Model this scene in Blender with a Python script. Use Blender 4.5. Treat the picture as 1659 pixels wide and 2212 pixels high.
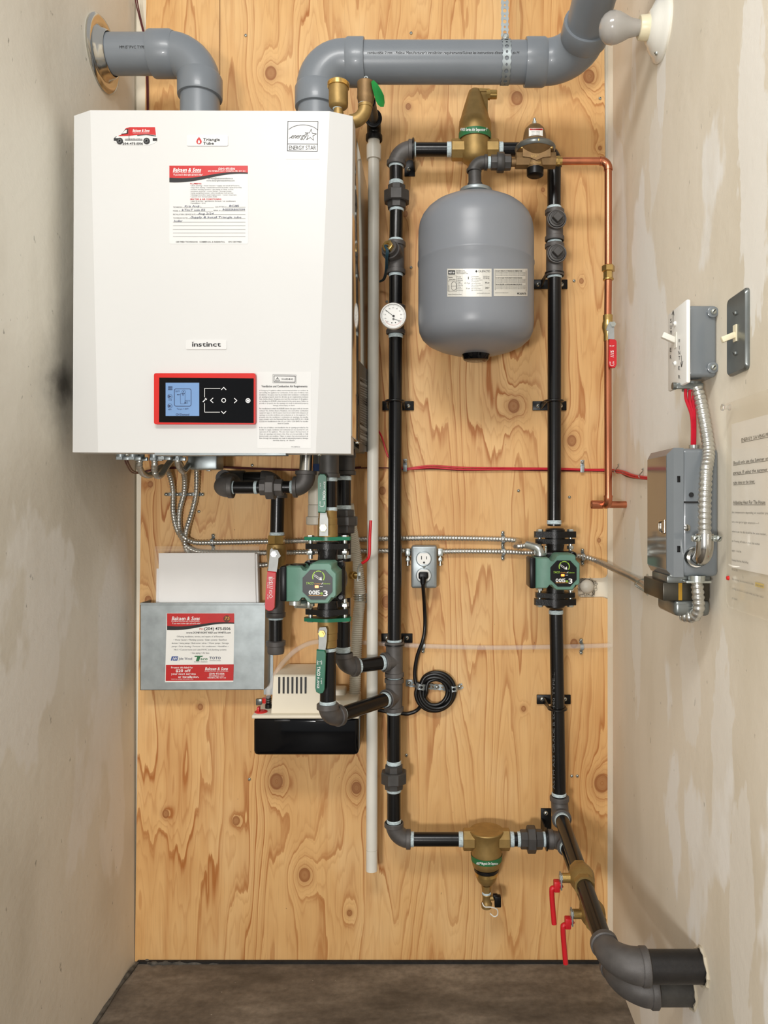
import bpy, bmesh, math, random
from mathutils import Vector, Matrix
random.seed(7)
for _o in list(bpy.data.objects):
    bpy.data.objects.remove(_o, do_unlink=True)
SC = bpy.context.scene
COL = SC.collection

# ---------------------------------------------------------------- camera, world, lights, exposure
F, CX, CY, D, H0 = 1600.0, 940.0, 1090.0, 1.92, 1.186   # focal length in px, principal point, distance to the plywood, eye height
cam_data = bpy.data.cameras.new('camera')
cam_data.sensor_fit = 'HORIZONTAL'
cam_data.sensor_width = 36.0
cam_data.lens = 36.0 * F / 1659.0
cam_data.shift_x = (829.5 - CX) / 1659.0
cam_data.shift_y = (CY - 1106.0) / 1659.0
cam_data.clip_start = 0.02
cam = bpy.data.objects.new('camera', cam_data)
cam.location = (0, -D, H0)
cam.rotation_euler = (math.pi / 2, 0, 0)
COL.objects.link(cam)
SC.camera = cam

world = bpy.data.worlds.new('world')
SC.world = world
world.use_nodes = True
_bg = world.node_tree.nodes['Background']
_bg.inputs[0].default_value = (1.0, 0.99, 0.97, 1)
_bg.inputs[1].default_value = 0.47

def area(name, loc, target, size, power, color, sy=None):
    l = bpy.data.lights.new(name, 'AREA')
    l.energy = power
    l.color = color
    l.size = size
    if sy:
        l.shape = 'RECTANGLE'
        l.size_y = sy
    o = bpy.data.objects.new(name, l)
    o.location = loc
    o.rotation_euler = (Vector(target) - Vector(loc)).to_track_quat('-Z', 'Y').to_euler()
    COL.objects.link(o)
    return o

# ceiling tube fixture of the room in front of the closet, and the lower lamp/doorway light behind the camera
area('ceiling_fixture_light', (-0.35, -2.15, 2.75), (0.0, 0.0, 1.15), 0.9, 24, (1.0, 0.98, 0.95), 0.35)
area('doorway_light', (-0.55, -3.1, 0.95), (0.1, 0.0, 0.9), 0.26, 31, (1.0, 0.975, 0.945))

SC.view_settings.view_transform = 'Standard'
SC.view_settings.look = 'None'
SC.view_settings.exposure = 0.15
SC.view_settings.gamma = 1.0
SC.view_settings.use_curve_mapping = False

# ---------------------------------------------------------------- helpers
def k(d):
    return (D - d) / F

def P(x, y, d=0.0):
    """point seen at photo pixel (x, y) that lies d metres in front of the plywood"""
    kk = k(d)
    return Vector(((x - CX) * kk, -d, (CY - y) * kk + H0))

RT, FR, UP = Vector((1, 0, 0)), Vector((0, -1, 0)), Vector((0, 0, 1))
XL, XR = -0.779, 0.456      # side walls

def lin(c):
    c = c / 255.0
    return c / 12.92 if c <= 0.04045 else ((c + 0.055) / 1.055) ** 2.4

def rgb(c, f=1.0):
    return (min(1, lin(c[0]) * f), min(1, lin(c[1]) * f), min(1, lin(c[2]) * f), 1)

MATS = {}
def mat(name, c, rough=0.5, metal=0.0, var=0.05, vs=25.0, bump=0.0, bs=300.0, coat=0.0, trans=0.0, emit=None, stretch=None, alpha=1.0, spec=None, ior=None):
    m = bpy.data.materials.new(name)
    m.use_nodes = True
    nt = m.node_tree
    b = nt.nodes['Principled BSDF']
    b.inputs['Roughness'].default_value = rough
    b.inputs['Metallic'].default_value = metal
    if coat: b.inputs['Coat Weight'].default_value = coat
    if trans: b.inputs['Transmission Weight'].default_value = trans
    if ior: b.inputs['IOR'].default_value = ior
    if spec is not None: b.inputs['Specular IOR Level'].default_value = spec
    if alpha < 1: b.inputs['Alpha'].default_value = alpha
    tc = nt.nodes.new('ShaderNodeTexCoord')
    src = tc.outputs['Object']
    if stretch:
        mp = nt.nodes.new('ShaderNodeMapping')
        mp.inputs['Scale'].default_value = stretch
        nt.links.new(src, mp.inputs[0]); src = mp.outputs[0]
    nz = nt.nodes.new('ShaderNodeTexNoise')
    nz.inputs['Scale'].default_value = vs
    nz.inputs['Detail'].default_value = 4
    nt.links.new(src, nz.inputs['Vector'])
    rp = nt.nodes.new('ShaderNodeValToRGB')
    rp.color_ramp.elements[0].position = 0.3
    rp.color_ramp.elements[1].position = 0.7
    rp.color_ramp.elements[0].color = rgb(c, 1 - var)
    rp.color_ramp.elements[1].color = rgb(c, 1 + var)
    nt.links.new(nz.outputs['Fac'], rp.inputs[0])
    nt.links.new(rp.outputs[0], b.inputs['Base Color'])
    if bump:
        n2 = nt.nodes.new('ShaderNodeTexNoise')
        n2.inputs['Scale'].default_value = bs
        n2.inputs['Detail'].default_value = 2
        nt.links.new(src, n2.inputs['Vector'])
        bp = nt.nodes.new('ShaderNodeBump')
        bp.inputs['Strength'].default_value = bump
        bp.inputs['Distance'].default_value = 0.001
        nt.links.new(n2.outputs['Fac'], bp.inputs['Height'])
        nt.links.new(bp.outputs[0], b.inputs['Normal'])
    if emit:
        b.inputs['Emission Color'].default_value = rgb(emit[0])
        b.inputs['Emission Strength'].default_value = emit[1]
    MATS[name] = m
    return m

def frames(pts, closed=False):
    n = len(pts)
    T = []
    for i in range(n):
        if closed:
            t = pts[(i + 1) % n] - pts[i - 1]
        else:
            t = pts[min(i + 1, n - 1)] - pts[max(i - 1, 0)]
        T.append(t.normalized() if t.length > 1e-9 else (T[-1] if T else Vector((0, 0, 1))))
    a = Vector((0, 0, 1)) if abs(T[0].z) < 0.9 else Vector((1, 0, 0))
    u = (a - T[0] * a.dot(T[0])).normalized()
    out = []
    for t in T:
        u = (u - t * u.dot(t))
        u = u.normalized() if u.length > 1e-6 else t.orthogonal().normalized()
        out.append((t, u, t.cross(u)))
    return out

class MB:
    def __init__(s):
        s.v, s.f, s.m = [], [], []
    def add(s, v, f, m=0):
        o = len(s.v)
        s.v.extend(Vector(x) for x in v)
        s.f.extend(tuple(i + o for i in q) for q in f)
        s.m.extend([m] * len(f))
        return s
    def tube(s, pts, r, seg=16, caps=True, m=0, closed=False, flat=1.0):
        pts = [Vector(p) for p in pts]
        n = len(pts)
        rr = r if isinstance(r, (list, tuple)) else [r] * n
        v, f = [], []
        for p, (t, a, b), q in zip(pts, frames(pts, closed), rr):
            for j in range(seg):
                w = 2 * math.pi * (j + .5) / seg
                v.append(p + a * (math.cos(w) * q) + b * (math.sin(w) * q * flat))
        for i in range(n if closed else n - 1):
            i2 = (i + 1) % n
            for j in range(seg):
                j2 = (j + 1) % seg
                f.append((i * seg + j, i2 * seg + j, i2 * seg + j2, i * seg + j2)[::-1])
        if caps and not closed:
            f.append(tuple(range(seg)))
            f.append(tuple((n - 1) * seg + j for j in range(seg))[::-1])
        return s.add(v, f, m)
    def lathe(s, o, ax, prof, seg=24, m=0, caps=True, ref=None, phase=.5):
        ax = Vector(ax).normalized()
        if ref is None:
            ref = Vector((0, 0, 1)) if abs(ax.z) < .9 else Vector((0, -1, 0))
        a = (ref - ax * ref.dot(ax)).normalized()
        b = ax.cross(a)
        v, f = [], []
        for t, q in prof:
            q = max(q, 1e-5)
            for j in range(seg):
                w = 2 * math.pi * (j + phase) / seg
                v.append(Vector(o) + ax * t + a * (math.cos(w) * q) + b * (math.sin(w) * q))
        n = len(prof)
        for i in range(n - 1):
            for j in range(seg):
                j2 = (j + 1) % seg
                f.append((i * seg + j, i * seg + j2, (i + 1) * seg + j2, (i + 1) * seg + j))
        if caps:
            f.append(tuple(range(seg))[::-1])
            f.append(tuple((n - 1) * seg + j for j in range(seg)))
        return s.add(v, f, m)
    def cyl(s, p0, p1, r, seg=20, m=0, r2=None, bev=0.0, **kw):
        p0, p1 = Vector(p0), Vector(p1)
        L = (p1 - p0).length
        r2 = r if r2 is None else r2
        pr = [(0, r), (L, r2)] if not bev else [(0, r - bev), (bev, r), (L - bev, r2), (L, r2 - bev)]
        return s.lathe(p0, p1 - p0, pr, seg, m, **kw)
    def box(s, c, size, rot=None, bev=0.0, m=0, segs=2):
        bm = bmesh.new()
        bmesh.ops.create_cube(bm, size=1.0)
        for q in bm.verts:
            q.co = Vector((q.co.x * size[0], q.co.y * size[1], q.co.z * size[2]))
        if bev:
            bmesh.ops.bevel(bm, geom=list(bm.edges), offset=bev, segments=segs, affect='EDGES', profile=.5)
        bm.verts.index_update()
        R = rot if rot is not None else Matrix.Identity(3)
        s.add([Vector(c) + R @ q.co for q in bm.verts], [tuple(x.index for x in q.verts) for q in bm.faces], m)
        bm.free()
        return s
    def prism(s, poly, vec, m=0, bev=0.0):
        """poly: loop of 3-D points, extruded by vec; bev shrinks the far loop a little"""
        vec = Vector(vec)
        poly = [Vector(p) for p in poly]
        n = len(poly)
        nrm = Vector((0, 0, 0))
        for i in range(n):
            nrm += poly[i].cross(poly[(i + 1) % n])
        if nrm.dot(vec) > 0:
            poly = poly[::-1]
        if bev:
            c = sum(poly, Vector()) / n
            rad = max((p - c).length for p in poly)
            q = [c + (p - c) * (1 - bev / rad) for p in poly]
            vn = vec.normalized()
            v = poly + [p + vec - vn * bev for p in poly] + [p + vec for p in q]
            f = [tuple(range(n)), tuple(range(2 * n, 3 * n))[::-1]]
            for b0 in (0, n):
                for i in range(n):
                    j = (i + 1) % n
                    f.append((b0 + i, b0 + n + i, b0 + n + j, b0 + j))
            return s.add(v, f, m)
        v = poly + [p + vec for p in poly]
        f = [tuple(range(n)), tuple(range(n, 2 * n))[::-1]]
        for i in range(n):
            j = (i + 1) % n
            f.append((i, n + i, n + j, j))
        return s.add(v, f, m)
    def sphere(s, c, r, seg=16, m=0, squash=1.0, ax=UP):
        n = seg // 2
        pr = [(-math.cos(math.pi * i / n) * r * squash, math.sin(math.pi * i / n) * r) for i in range(n + 1)]
        return s.lathe(c, ax, pr, seg, m, caps=False)
    # --- flat print, given in photo pixels and laid on a surface by a map function
    def poly(s, mp, pts, m=0, o=0.0):
        v = [mp(x, y, o) for x, y in pts]
        # orient toward the camera
        nrm = Vector((0, 0, 0))
        for i in range(len(v)):
            nrm += (v[i] - v[0]).cross(v[(i + 1) % len(v)] - v[0])
        if nrm.dot(Vector((0, -D, H0)) - v[0]) < 0: v = v[::-1]
        return s.add(v, [tuple(range(len(v)))], m)
    def rect(s, mp, x0, y0, x1, y1, m=0, o=0.0, n=1):
        for i in range(n):
            a, b = x0 + (x1 - x0) * i / n, x0 + (x1 - x0) * (i + 1) / n
            s.poly(mp, [(a, y0), (b, y0), (b, y1), (a, y1)], m, o)
        return s
    def line(s, mp, pts, w, m=0, o=0.0, closed=False):
        pts = list(pts)
        if closed: pts = pts + [pts[0]]
        for q_i, ((x0, y0), (x1, y1)) in enumerate(zip(pts, pts[1:])):
            oo = o + (q_i % 3) * .00006
            L = math.hypot(x1 - x0, y1 - y0) or 1
            nx, ny = -(y1 - y0) / L * w / 2, (x1 - x0) / L * w / 2
            ex, ey = (x1 - x0) / L * w * .3, (y1 - y0) / L * w * .3
            s.poly(mp, [(x0 + nx - ex, y0 + ny - ey), (x1 + nx + ex, y1 + ny + ey), (x1 - nx + ex, y1 - ny + ey), (x0 - nx - ex, y0 - ny - ey)], m, oo)
        return s
    def disc(s, mp, x, y, r, m=0, o=0.0, n=20, ry=None):
        ry = ry or r
        return s.poly(mp, [(x + r * math.cos(2 * math.pi * i / n), y + ry * math.sin(2 * math.pi * i / n)) for i in range(n)], m, o)
    def ring(s, mp, x, y, r, w, m=0, o=0.0, n=24, a0=0, a1=360):
        A = [math.radians(a0 + (a1 - a0) * i / n) for i in range(n + 1)]
        for a, b in zip(A, A[1:]):
            p, q = r - w / 2, r + w / 2
            s.poly(mp, [(x + p * math.cos(a), y + p * math.sin(a)), (x + q * math.cos(a), y + q * math.sin(a)), (x + q * math.cos(b), y + q * math.sin(b)), (x + p * math.cos(b), y + p * math.sin(b))], m, o)
        return s
    def text(s, mp, t, x0, y0, x1, y1, m=0, o=0.0, bold=False, shear=0.0, rot=0):
        G = GLYPH[bool(bold)]
        pen, items = 0.0, []
        for ch in t:
            if ch == ' ':
                pen += .28; continue
            g = G.get(ch) or G['-']
            items.append((pen, g)); pen += g[2] + .05
        W = max(pen - .05, .01)
        for px, (gv, gf, _w) in items:
            v = []
            for x, y in gv:
                u, w = (px + x + shear * y) / W, y / .72
                if rot == 0: X, Y = x0 + u * (x1 - x0), y1 - w * (y1 - y0)
                elif rot == 90: Y, X = y1 - u * (y1 - y0), x1 - w * (x1 - x0)
                else: Y, X = y0 + u * (y1 - y0), x0 + w * (x1 - x0)
                v.append(mp(X, Y, o))
            s.add(v, gf, m)
        return s
    def build(s, name, mats, parent=None, angle=40, loc=None):
        me = bpy.data.meshes.new(name)
        if parent is not None:
            org = ORG[parent.name]
        else:
            if loc is None:
                xs = [p.x for p in s.v]; ys = [p.y for p in s.v]; zs = [p.z for p in s.v]
                loc = Vector(((min(xs) + max(xs)) / 2, (min(ys) + max(ys)) / 2, min(zs)))
            org = Vector(loc)
        me.from_pydata([tuple(p - org) for p in s.v], [], s.f)
        mats = mats if isinstance(mats, (list, tuple)) else [mats]
        for q in mats:
            me.materials.append(MATS[q])
        for pl, i in zip(me.polygons, s.m):
            pl.material_index = i
            pl.use_smooth = True
        me.update()
        me.set_sharp_from_angle(angle=math.radians(angle))
        o = bpy.data.objects.new(name, me)
        COL.objects.link(o)
        if parent is not None:
            o.parent = parent
        else:
            o.location = org
        ORG[o.name] = org
        return o

ORG = {}
def thing(name, label, cat, loc, group=None):
    o = bpy.data.objects.new(name, None)
    o.empty_display_size = 0.03
    COL.objects.link(o)
    o.location = loc
    ORG[o.name] = Vector(loc)
    return tag(o, label, cat, group)

def tag(o, label, cat, group=None):
    o['label'] = label
    o['category'] = cat
    if group: o['group'] = group
    return o

def structure(o, label, cat='structure'):
    o['kind'] = 'structure'
    o['label'] = label
    o['category'] = cat
    return o

# glyph outlines of the built-in font, made once
GLYPH = {}
def make_glyphs():
    chars = ''.join(chr(i) for i in range(33, 127)) + '°®•™'
    for bold in (False, True):
        tmp = []
        for ch in chars:
            c = bpy.data.curves.new('g', 'FONT')
            c.body = ch
            c.size = 1.0
            c.resolution_u = 2
            if bold: c.offset = 0.018
            o = bpy.data.objects.new('g', c)
            COL.objects.link(o)
            tmp.append((ch, o, c))
        dg = bpy.context.evaluated_depsgraph_get()
        dg.update()
        G = {}
        for ch, o, c in tmp:
            e = o.evaluated_get(dg)
            me = e.to_mesh()
            vs = [(v.co.x, v.co.y) for v in me.vertices]
            fs = [tuple(p.vertices) for p in me.polygons]
            e.to_mesh_clear()
            if vs:
                mn = min(x for x, _ in vs)
                G[ch] = ([(x - mn, y) for x, y in vs], fs, max(x for x, _ in vs) - mn)
        for ch, o, c in tmp:
            bpy.data.objects.remove(o, do_unlink=True)
            bpy.data.curves.remove(c)
        GLYPH[bold] = G
make_glyphs()

def front(d):
    return lambda x, y, o=0.0: P(x, y, d) + FR * o
def on_x(X, sgn):
    """plane X = const; sgn: direction of its outward normal along X"""
    def f(x, y, o=0.0):
        kk = X / (x - CX)
        return Vector((X + sgn * o, -(D - F * kk), (CY - y) * kk + H0))
    return f
def on_cyl(ax, ay, R):
    """vertical cylinder around (ax, ay)"""
    def f(x, y, o=0.0):
        dx, dz = (x - CX) / F, (CY - y) / F
        A = dx * dx + 1
        B = 2 * (dx * (0 - ax) + (-D - ay))
        C = ax * ax + (-D - ay) ** 2 - (R + o) ** 2
        t = (-B - math.sqrt(max(B * B - 4 * A * C, 0))) / (2 * A)
        return Vector((dx * t, -D + t, H0 + dz * t))
    return f
def on_hcyl(ay, az, R):
    """cylinder along X around (y=ay, z=az)"""
    def f(x, y, o=0.0):
        dx, dz = (x - CX) / F, (CY - y) / F
        A = dz * dz + 1
        B = 2 * (dz * (H0 - az) + (-D - ay))
        C = (H0 - az) ** 2 + (-D - ay) ** 2 - (R + o) ** 2
        t = (-B - math.sqrt(max(B * B - 4 * A * C, 0))) / (2 * A)
        return Vector((dx * t, -D + t, H0 + dz * t))
    return f

def smooth(pts, n=8):
    pts = [Vector(p) for p in pts]
    out = []
    for i in range(len(pts) - 1):
        p0, p1, p2, p3 = pts[max(i - 1, 0)], pts[i], pts[i + 1], pts[min(i + 2, len(pts) - 1)]
        for j in range(n):
            t = j / n
            out.append(0.5 * ((2 * p1) + (p2 - p0) * t + (2 * p0 - 5 * p1 + 4 * p2 - p3) * t * t + (3 * p1 - p0 - 3 * p2 + p3) * t ** 3))
    out.append(pts[-1])
    return out

def resample(pts, step):
    out = [pts[0].copy()]
    acc = 0.0
    for a, b in zip(pts, pts[1:]):
        L = (b - a).length
        if L < 1e-9: continue
        t = step - acc
        while t <= L:
            out.append(a + (b - a) * (t / L)); t += step
        acc = (acc + L) % step if L >= step - acc else acc + L
    return out

def corrugated(mb, pts, r, pitch, amp=.12, seg=10, m=0):
    ps = resample(smooth(pts, 14), pitch / 4)
    rr = [r * (1 + amp * (0.9, 0.25, -1.0, 0.25)[i % 4]) for i in range(len(ps))]
    return mb.tube(ps, rr, seg, True, m)

def bend(a, c, b, R=None, n=10):
    """path a -> corner c -> b with a rounded corner"""
    a, c, b = Vector(a), Vector(c), Vector(b)
    u, w = (a - c), (b - c)
    R = min(u.length, w.length) * .98 if R is None else R
    u.normalize(); w.normalize()
    ang = u.angle(w)
    t = min(R, (a - c).length, (b - c).length)
    rad = t * math.tan(ang / 2)
    p0, p1 = c + u * t, c + w * t
    bis = (u + w)
    if bis.length < 1e-6: return [a, c, b]
    bis.normalize()
    ctr = c + bis * math.hypot(t, rad)
    e0, e1 = p0 - ctr, p1 - ctr
    tot = e0.angle(e1)
    out = [a] if (a - p0).length > 1e-5 else []
    for i in range(n + 1):
        s = i / n
        out.append(ctr + (e0 * math.sin((1 - s) * tot) + e1 * math.sin(s * tot)) / math.sin(tot))
    if (b - p1).length > 1e-5: out.append(b)
    return out

# ---------------------------------------------------------------- materials
mat('black_pipe', (14, 14, 15), .25, .0, .25, 18, .08, 260, spec=.4)
mat('iron_fitting', (90, 87, 85), .46, .3, .2, 40, .3, 1300)
mat('iron_dark', (70, 68, 66), .44, .25, .2, 40, .3, 1300)
mat('black_cast', (14, 14, 15), .3, .0, .2, 60, .4, 600, spec=.4)
mat('tape', (196, 212, 216), .55, 0, .3, 160, .5, 900, stretch=(1, 1, 4))
mat('cast_brass', (158, 130, 78), .44, .6, .14, 50, .22, 1700)
mat('bronze', (128, 101, 66), .44, .55, .16, 50, .3, 1500)
mat('brass', (196, 164, 100), .25, .85, .1, 40)
mat('copper', (196, 124, 92), .27, .92, .16, 14, stretch=(3, 3, .6))
mat('galvanised', (160, 168, 170), .42, .7, .14, 30, .06, 120)
mat('conduit_steel', (196, 195, 188), .28, .85, .12, 40)
mat('tag_green', (24, 150, 66), .4, 0, .15, 60)
mat('chrome', (196, 194, 188), .16, 1.0, .04, 20)
mat('zinc_screw', (190, 196, 192), .28, .85, .1, 80)
mat('grey_pvc', (118, 124, 130), .36, 0, .06, 8, coat=.1)
mat('white_pvc', (224, 221, 210), .38, 0, .05, 10)
mat('dull_pvc', (196, 190, 176), .45, 0, .05, 10)
mat('boiler_label', (214, 214, 212), .4, 0, .02, 10)
mat('white_enamel', (207, 207, 205), .42, 0, .012, 4, .02, 500)
mat('side_steel', (205, 200, 190), .1, .92, .04, 6)
mat('red_bezel', (200, 20, 10), .35, 0, .05, 10)
mat('gloss_black', (4, 5, 8), .1, 0, .1, 10, spec=.25)
mat('lcd', (100, 134, 176), .35, 0, .05, 12, emit=((120, 155, 205), .15))
mat('lcd_ink', (34, 48, 84), .5)
mat('white_ink', (240, 240, 238), .5)
mat('grey_ink', (96, 98, 98), .6)
mat('black_ink', (22, 22, 24), .55)
mat('red_ink', (188, 18, 18), .4)
mat('pale_ink', (150, 152, 150), .6)
mat('green_ink', (150, 190, 60), .5)
mat('blue_ink', (40, 70, 140), .5)
mat('taco_green', (34, 108, 62), .5)
mat('gold_ink', (214, 150, 60), .5)
mat('label_white', (236, 235, 229), .4, 0, .02, 10)
mat('label_silver', (208, 206, 198), .32, .35, .03, 10)
mat('dark_label', (74, 68, 60), .5)
mat('red_vinyl', (196, 24, 34), .38, 0, .08, 30)
mat('green_vinyl', (16, 100, 74), .38, 0, .08, 30)
mat('green_paint', (20, 112, 82), .35, 0, .06, 30)
mat('pump_green', (90, 130, 114), .48, 0, .12, 22, .1, 300)
mat('black_plastic', (12, 12, 13), .35, 0, .15, 20, spec=.25)
mat('lever_steel', (158, 160, 158), .5, .5, .1, 40)
mat('led', (255, 120, 40), .3, emit=((255, 110, 40), 4.0))
mat('tank_grey', (126, 130, 136), .36, 0, .03, 6)
mat('gauge_white', (240, 240, 236), .4)
mat('cream_plastic', (226, 217, 196), .4, 0, .03, 10)
mat('red_plastic', (206, 30, 28), .35)
mat('red_wire', (196, 18, 44), .4, 0, .12, 60)
mat('maroon_wire', (84, 24, 26), .45, 0, .15, 60)
mat('dark_wire', (34, 66, 80), .45)
mat('black_rubber', (12, 12, 13), .35, 0, .1, 20)
mat('corrugated_plastic', (206, 200, 184), .45, 0, .05, 30)
mat('grey_enamel', (112, 118, 122), .3, 0, .04, 12, coat=.3)
mat('porcelain', (236, 234, 224), .25, 0, .03, 10, coat=.3)
mat('ivory', (232, 222, 190), .35)
mat('bulb_glass', (186, 182, 176), .22, 0, .05, 10, coat=.4, trans=.25)
mat('plate_steel', (118, 122, 120), .3, .7, .1, 30)
mat('clear_tube', (246, 240, 234), .08, 0, .02, 10, alpha=.2)
mat('clear_film', (245, 240, 230), .12, 0, .02, 10, alpha=.07)
mat('paper', (248, 248, 248), .7, 0, .02, 12)
mat('note_paper', (240, 235, 226), .6, 0, .05, 14)
mat('yellow_ink', (222, 190, 40), .6)
mat('white_tape', (236, 236, 230), .5)
mat('dusty_pipe', (62, 60, 56), .6, .1, .45, 22, .4, 200)
mat('dark_stub', (30, 28, 28), .45, .1, .5, 18, .3, 150)
mat('yellow_strip', (170, 130, 40), .4, .5)
mat('dust_wood', (150, 96, 48), .7)

def node_kit(name):
    m = bpy.data.materials.new(name)
    m.use_nodes = True
    nt = m.node_tree
    MATS[name] = m
    N, L = nt.nodes.new, nt.links.new
    def math_(op, a, b=None, c=None, clamp=False):
        n = N('ShaderNodeMath'); n.operation = op; n.use_clamp = clamp
        for i, q in enumerate((a, b, c)):
            if q is None: continue
            if isinstance(q, (int, float)): n.inputs[i].default_value = q
            else: L(q, n.inputs[i])
        return n.outputs[0]
    def noise(vec, sc, det=3, rough=.5, scale=(1, 1, 1), loc=(0, 0, 0)):
        mp = N('ShaderNodeMapping'); mp.inputs['Scale'].default_value = scale; mp.inputs['Location'].default_value = loc
        L(vec, mp.inputs[0])
        n = N('ShaderNodeTexNoise'); n.inputs['Scale'].default_value = sc; n.inputs['Detail'].default_value = det; n.inputs['Roughness'].default_value = rough
        L(mp.outputs[0], n.inputs['Vector'])
        return n.outputs['Fac']
    def ramp(fac, stops, interp='LINEAR'):
        r = N('ShaderNodeValToRGB'); r.color_ramp.interpolation = interp
        el = r.color_ramp.elements
        while len(el) < len(stops): el.new(.5)
        for e, (p, c) in zip(el, stops):
            e.position = p
            e.color = c if len(c) == 4 else rgb(c)
        L(fac, r.inputs[0])
        return r.outputs[0]
    def mix(fac, a, b, mode='MIX'):
        n = N('ShaderNodeMix'); n.data_type = 'RGBA'; n.blend_type = mode
        if isinstance(fac, (int, float)): n.inputs[0].default_value = fac
        else: L(fac, n.inputs[0])
        for i, q in ((6, a), (7, b)):
            if isinstance(q, tuple): n.inputs[i].default_value = q if len(q) == 4 else rgb(q)
            else: L(q, n.inputs[i])
        return n.outputs[2]
    return m, nt, N, L, math_, noise, ramp, mix

BW = lambda v: (v, v, v, 1)
KNOTS = [(585, 158, 15), (1117, 212, 15), (1272, 165, 15), (882, 230, 7), (1110, 877, 15), (1235, 952, 12), (597, 1688, 17), (770, 1702, 13), (658, 1890, 15),
         (1300, 1692, 20), (510, 1773, 10), (358, 1758, 9), (755, 1972, 7), (320, 1296, 9), (325, 1046, 7), (433, 1527, 7), (1131, 1531, 6), (875, 462, 7),
         (1240, 1390, 10), (1256, 607, 6), (835, 1300, 13), (1294, 1167, 5), (826, 1060, 9), (1296, 320, 5), (1173, 410, 5)]
def wood():
    m, nt, N, L, M, noise, ramp, mix = node_kit('plywood')
    b = nt.nodes['Principled BSDF']
    g = N('ShaderNodeNewGeometry')
    pos = g.outputs['Position']
    sp = N('ShaderNodeSeparateXYZ'); L(pos, sp.inputs[0])
    n1 = noise(pos, 1.0, 2, .45, (3.0, 0, .42), (3, 0, 1))
    n2 = noise(pos, 1.0, 3, .5, (10.0, 0, 1.1), (1, 0, 7))
    n3 = noise(pos, 1.0, 2, .5, (160, 0, 5))
    h = M('MULTIPLY', n1, 20.0)
    h = M('MULTIPLY_ADD', n2, 5.5, h)
    h = M('MULTIPLY_ADD', n3, .22, h)
    h = M('MULTIPLY_ADD', sp.outputs[0], 11.0, h)
    core = None
    for (x, y, r) in KNOTS:
        p = P(x, y, 0)
        R = r * .00098
        s = N('ShaderNodeVectorMath'); s.operation = 'SUBTRACT'; L(pos, s.inputs[0]); s.inputs[1].default_value = (p.x, 0, p.z)
        t = N('ShaderNodeVectorMath'); t.operation = 'MULTIPLY'; L(s.outputs[0], t.inputs[0]); t.inputs[1].default_value = (1 / R, 0, .8 / R)
        ln = N('ShaderNodeVectorMath'); ln.operation = 'LENGTH'; L(t.outputs[0], ln.inputs[0])
        e = M('EXPONENT', M('MULTIPLY', ln.outputs['Value'], -.5))
        h = M('MULTIPLY_ADD', e, 4.0 if r > 11 else 1.3, h)
        core = ln.outputs['Value'] if core is None else M('MINIMUM', core, ln.outputs['Value'])
    fr = M('FRACT', h)
    # earlywood to latewood line
    line = ramp(fr, [(0, BW(0)), (.45, BW(.10)), (.80, BW(.30)), (.93, BW(1)), (.985, BW(.75)), (1, BW(0))])
    fr2 = M('FRACT', M('MULTIPLY_ADD', n2, 3.0, M('MULTIPLY', h, 2.6)))
    line2 = ramp(fr2, [(0, BW(0)), (.6, BW(.05)), (.88, BW(.34)), (1, BW(0))])
    line = mix(1.0, line, line2, 'ADD')
    amt = ramp(noise(pos, 1.0, 2, .5, (5, 0, 1.6), (9, 0, 3)), [(.3, BW(.25)), (.7, BW(1))])
    line = mix(1.0, line, amt, 'MULTIPLY')
    fib = noise(pos, 1.0, 4, .65, (420, 0, 7))
    blot = noise(pos, 1.0, 4, .55, (4.5, 0, 2.4), (2, 0, 5))
    base = ramp(blot, [(.3, (212, 162, 100)), (.5, (226, 180, 118)), (.72, (233, 194, 138))])
    base = mix(line, base, (172, 106, 46))
    streak = ramp(noise(pos, 1.0, 3, .6, (22, 0, 1.3), (4, 0, 9)), [(.58, BW(0)), (.75, BW(.6))])
    base = mix(streak, base, (184, 118, 56))
    base = mix(M('MULTIPLY', M('SUBTRACT', fib, .5), .9, None, True), base, (150, 100, 56))
    # knots: dark ring, brown heart
    kc = ramp(M('DIVIDE', core, 3.0), [(0, BW(.75)), (.10, BW(.7)), (.22, BW(.8)), (.31, BW(.95)), (.36, BW(.25)), (.75, BW(0))])
    base = mix(kc, base, (148, 90, 42))
    spk = ramp(noise(pos, 1.0, 2, .5, (95, 0, 60), (0, 0, 2)), [(.765, BW(0)), (.79, BW(.8))])
    base = mix(spk, base, (84, 52, 30))
    L(base, b.inputs['Base Color'])
    b.inputs['Roughness'].default_value = .55
    bp = N('ShaderNodeBump'); bp.inputs['Strength'].default_value = .12; bp.inputs['Distance'].default_value = .001
    L(fib, bp.inputs['Height']); L(bp.outputs[0], b.inputs['Normal'])
wood()

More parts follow.
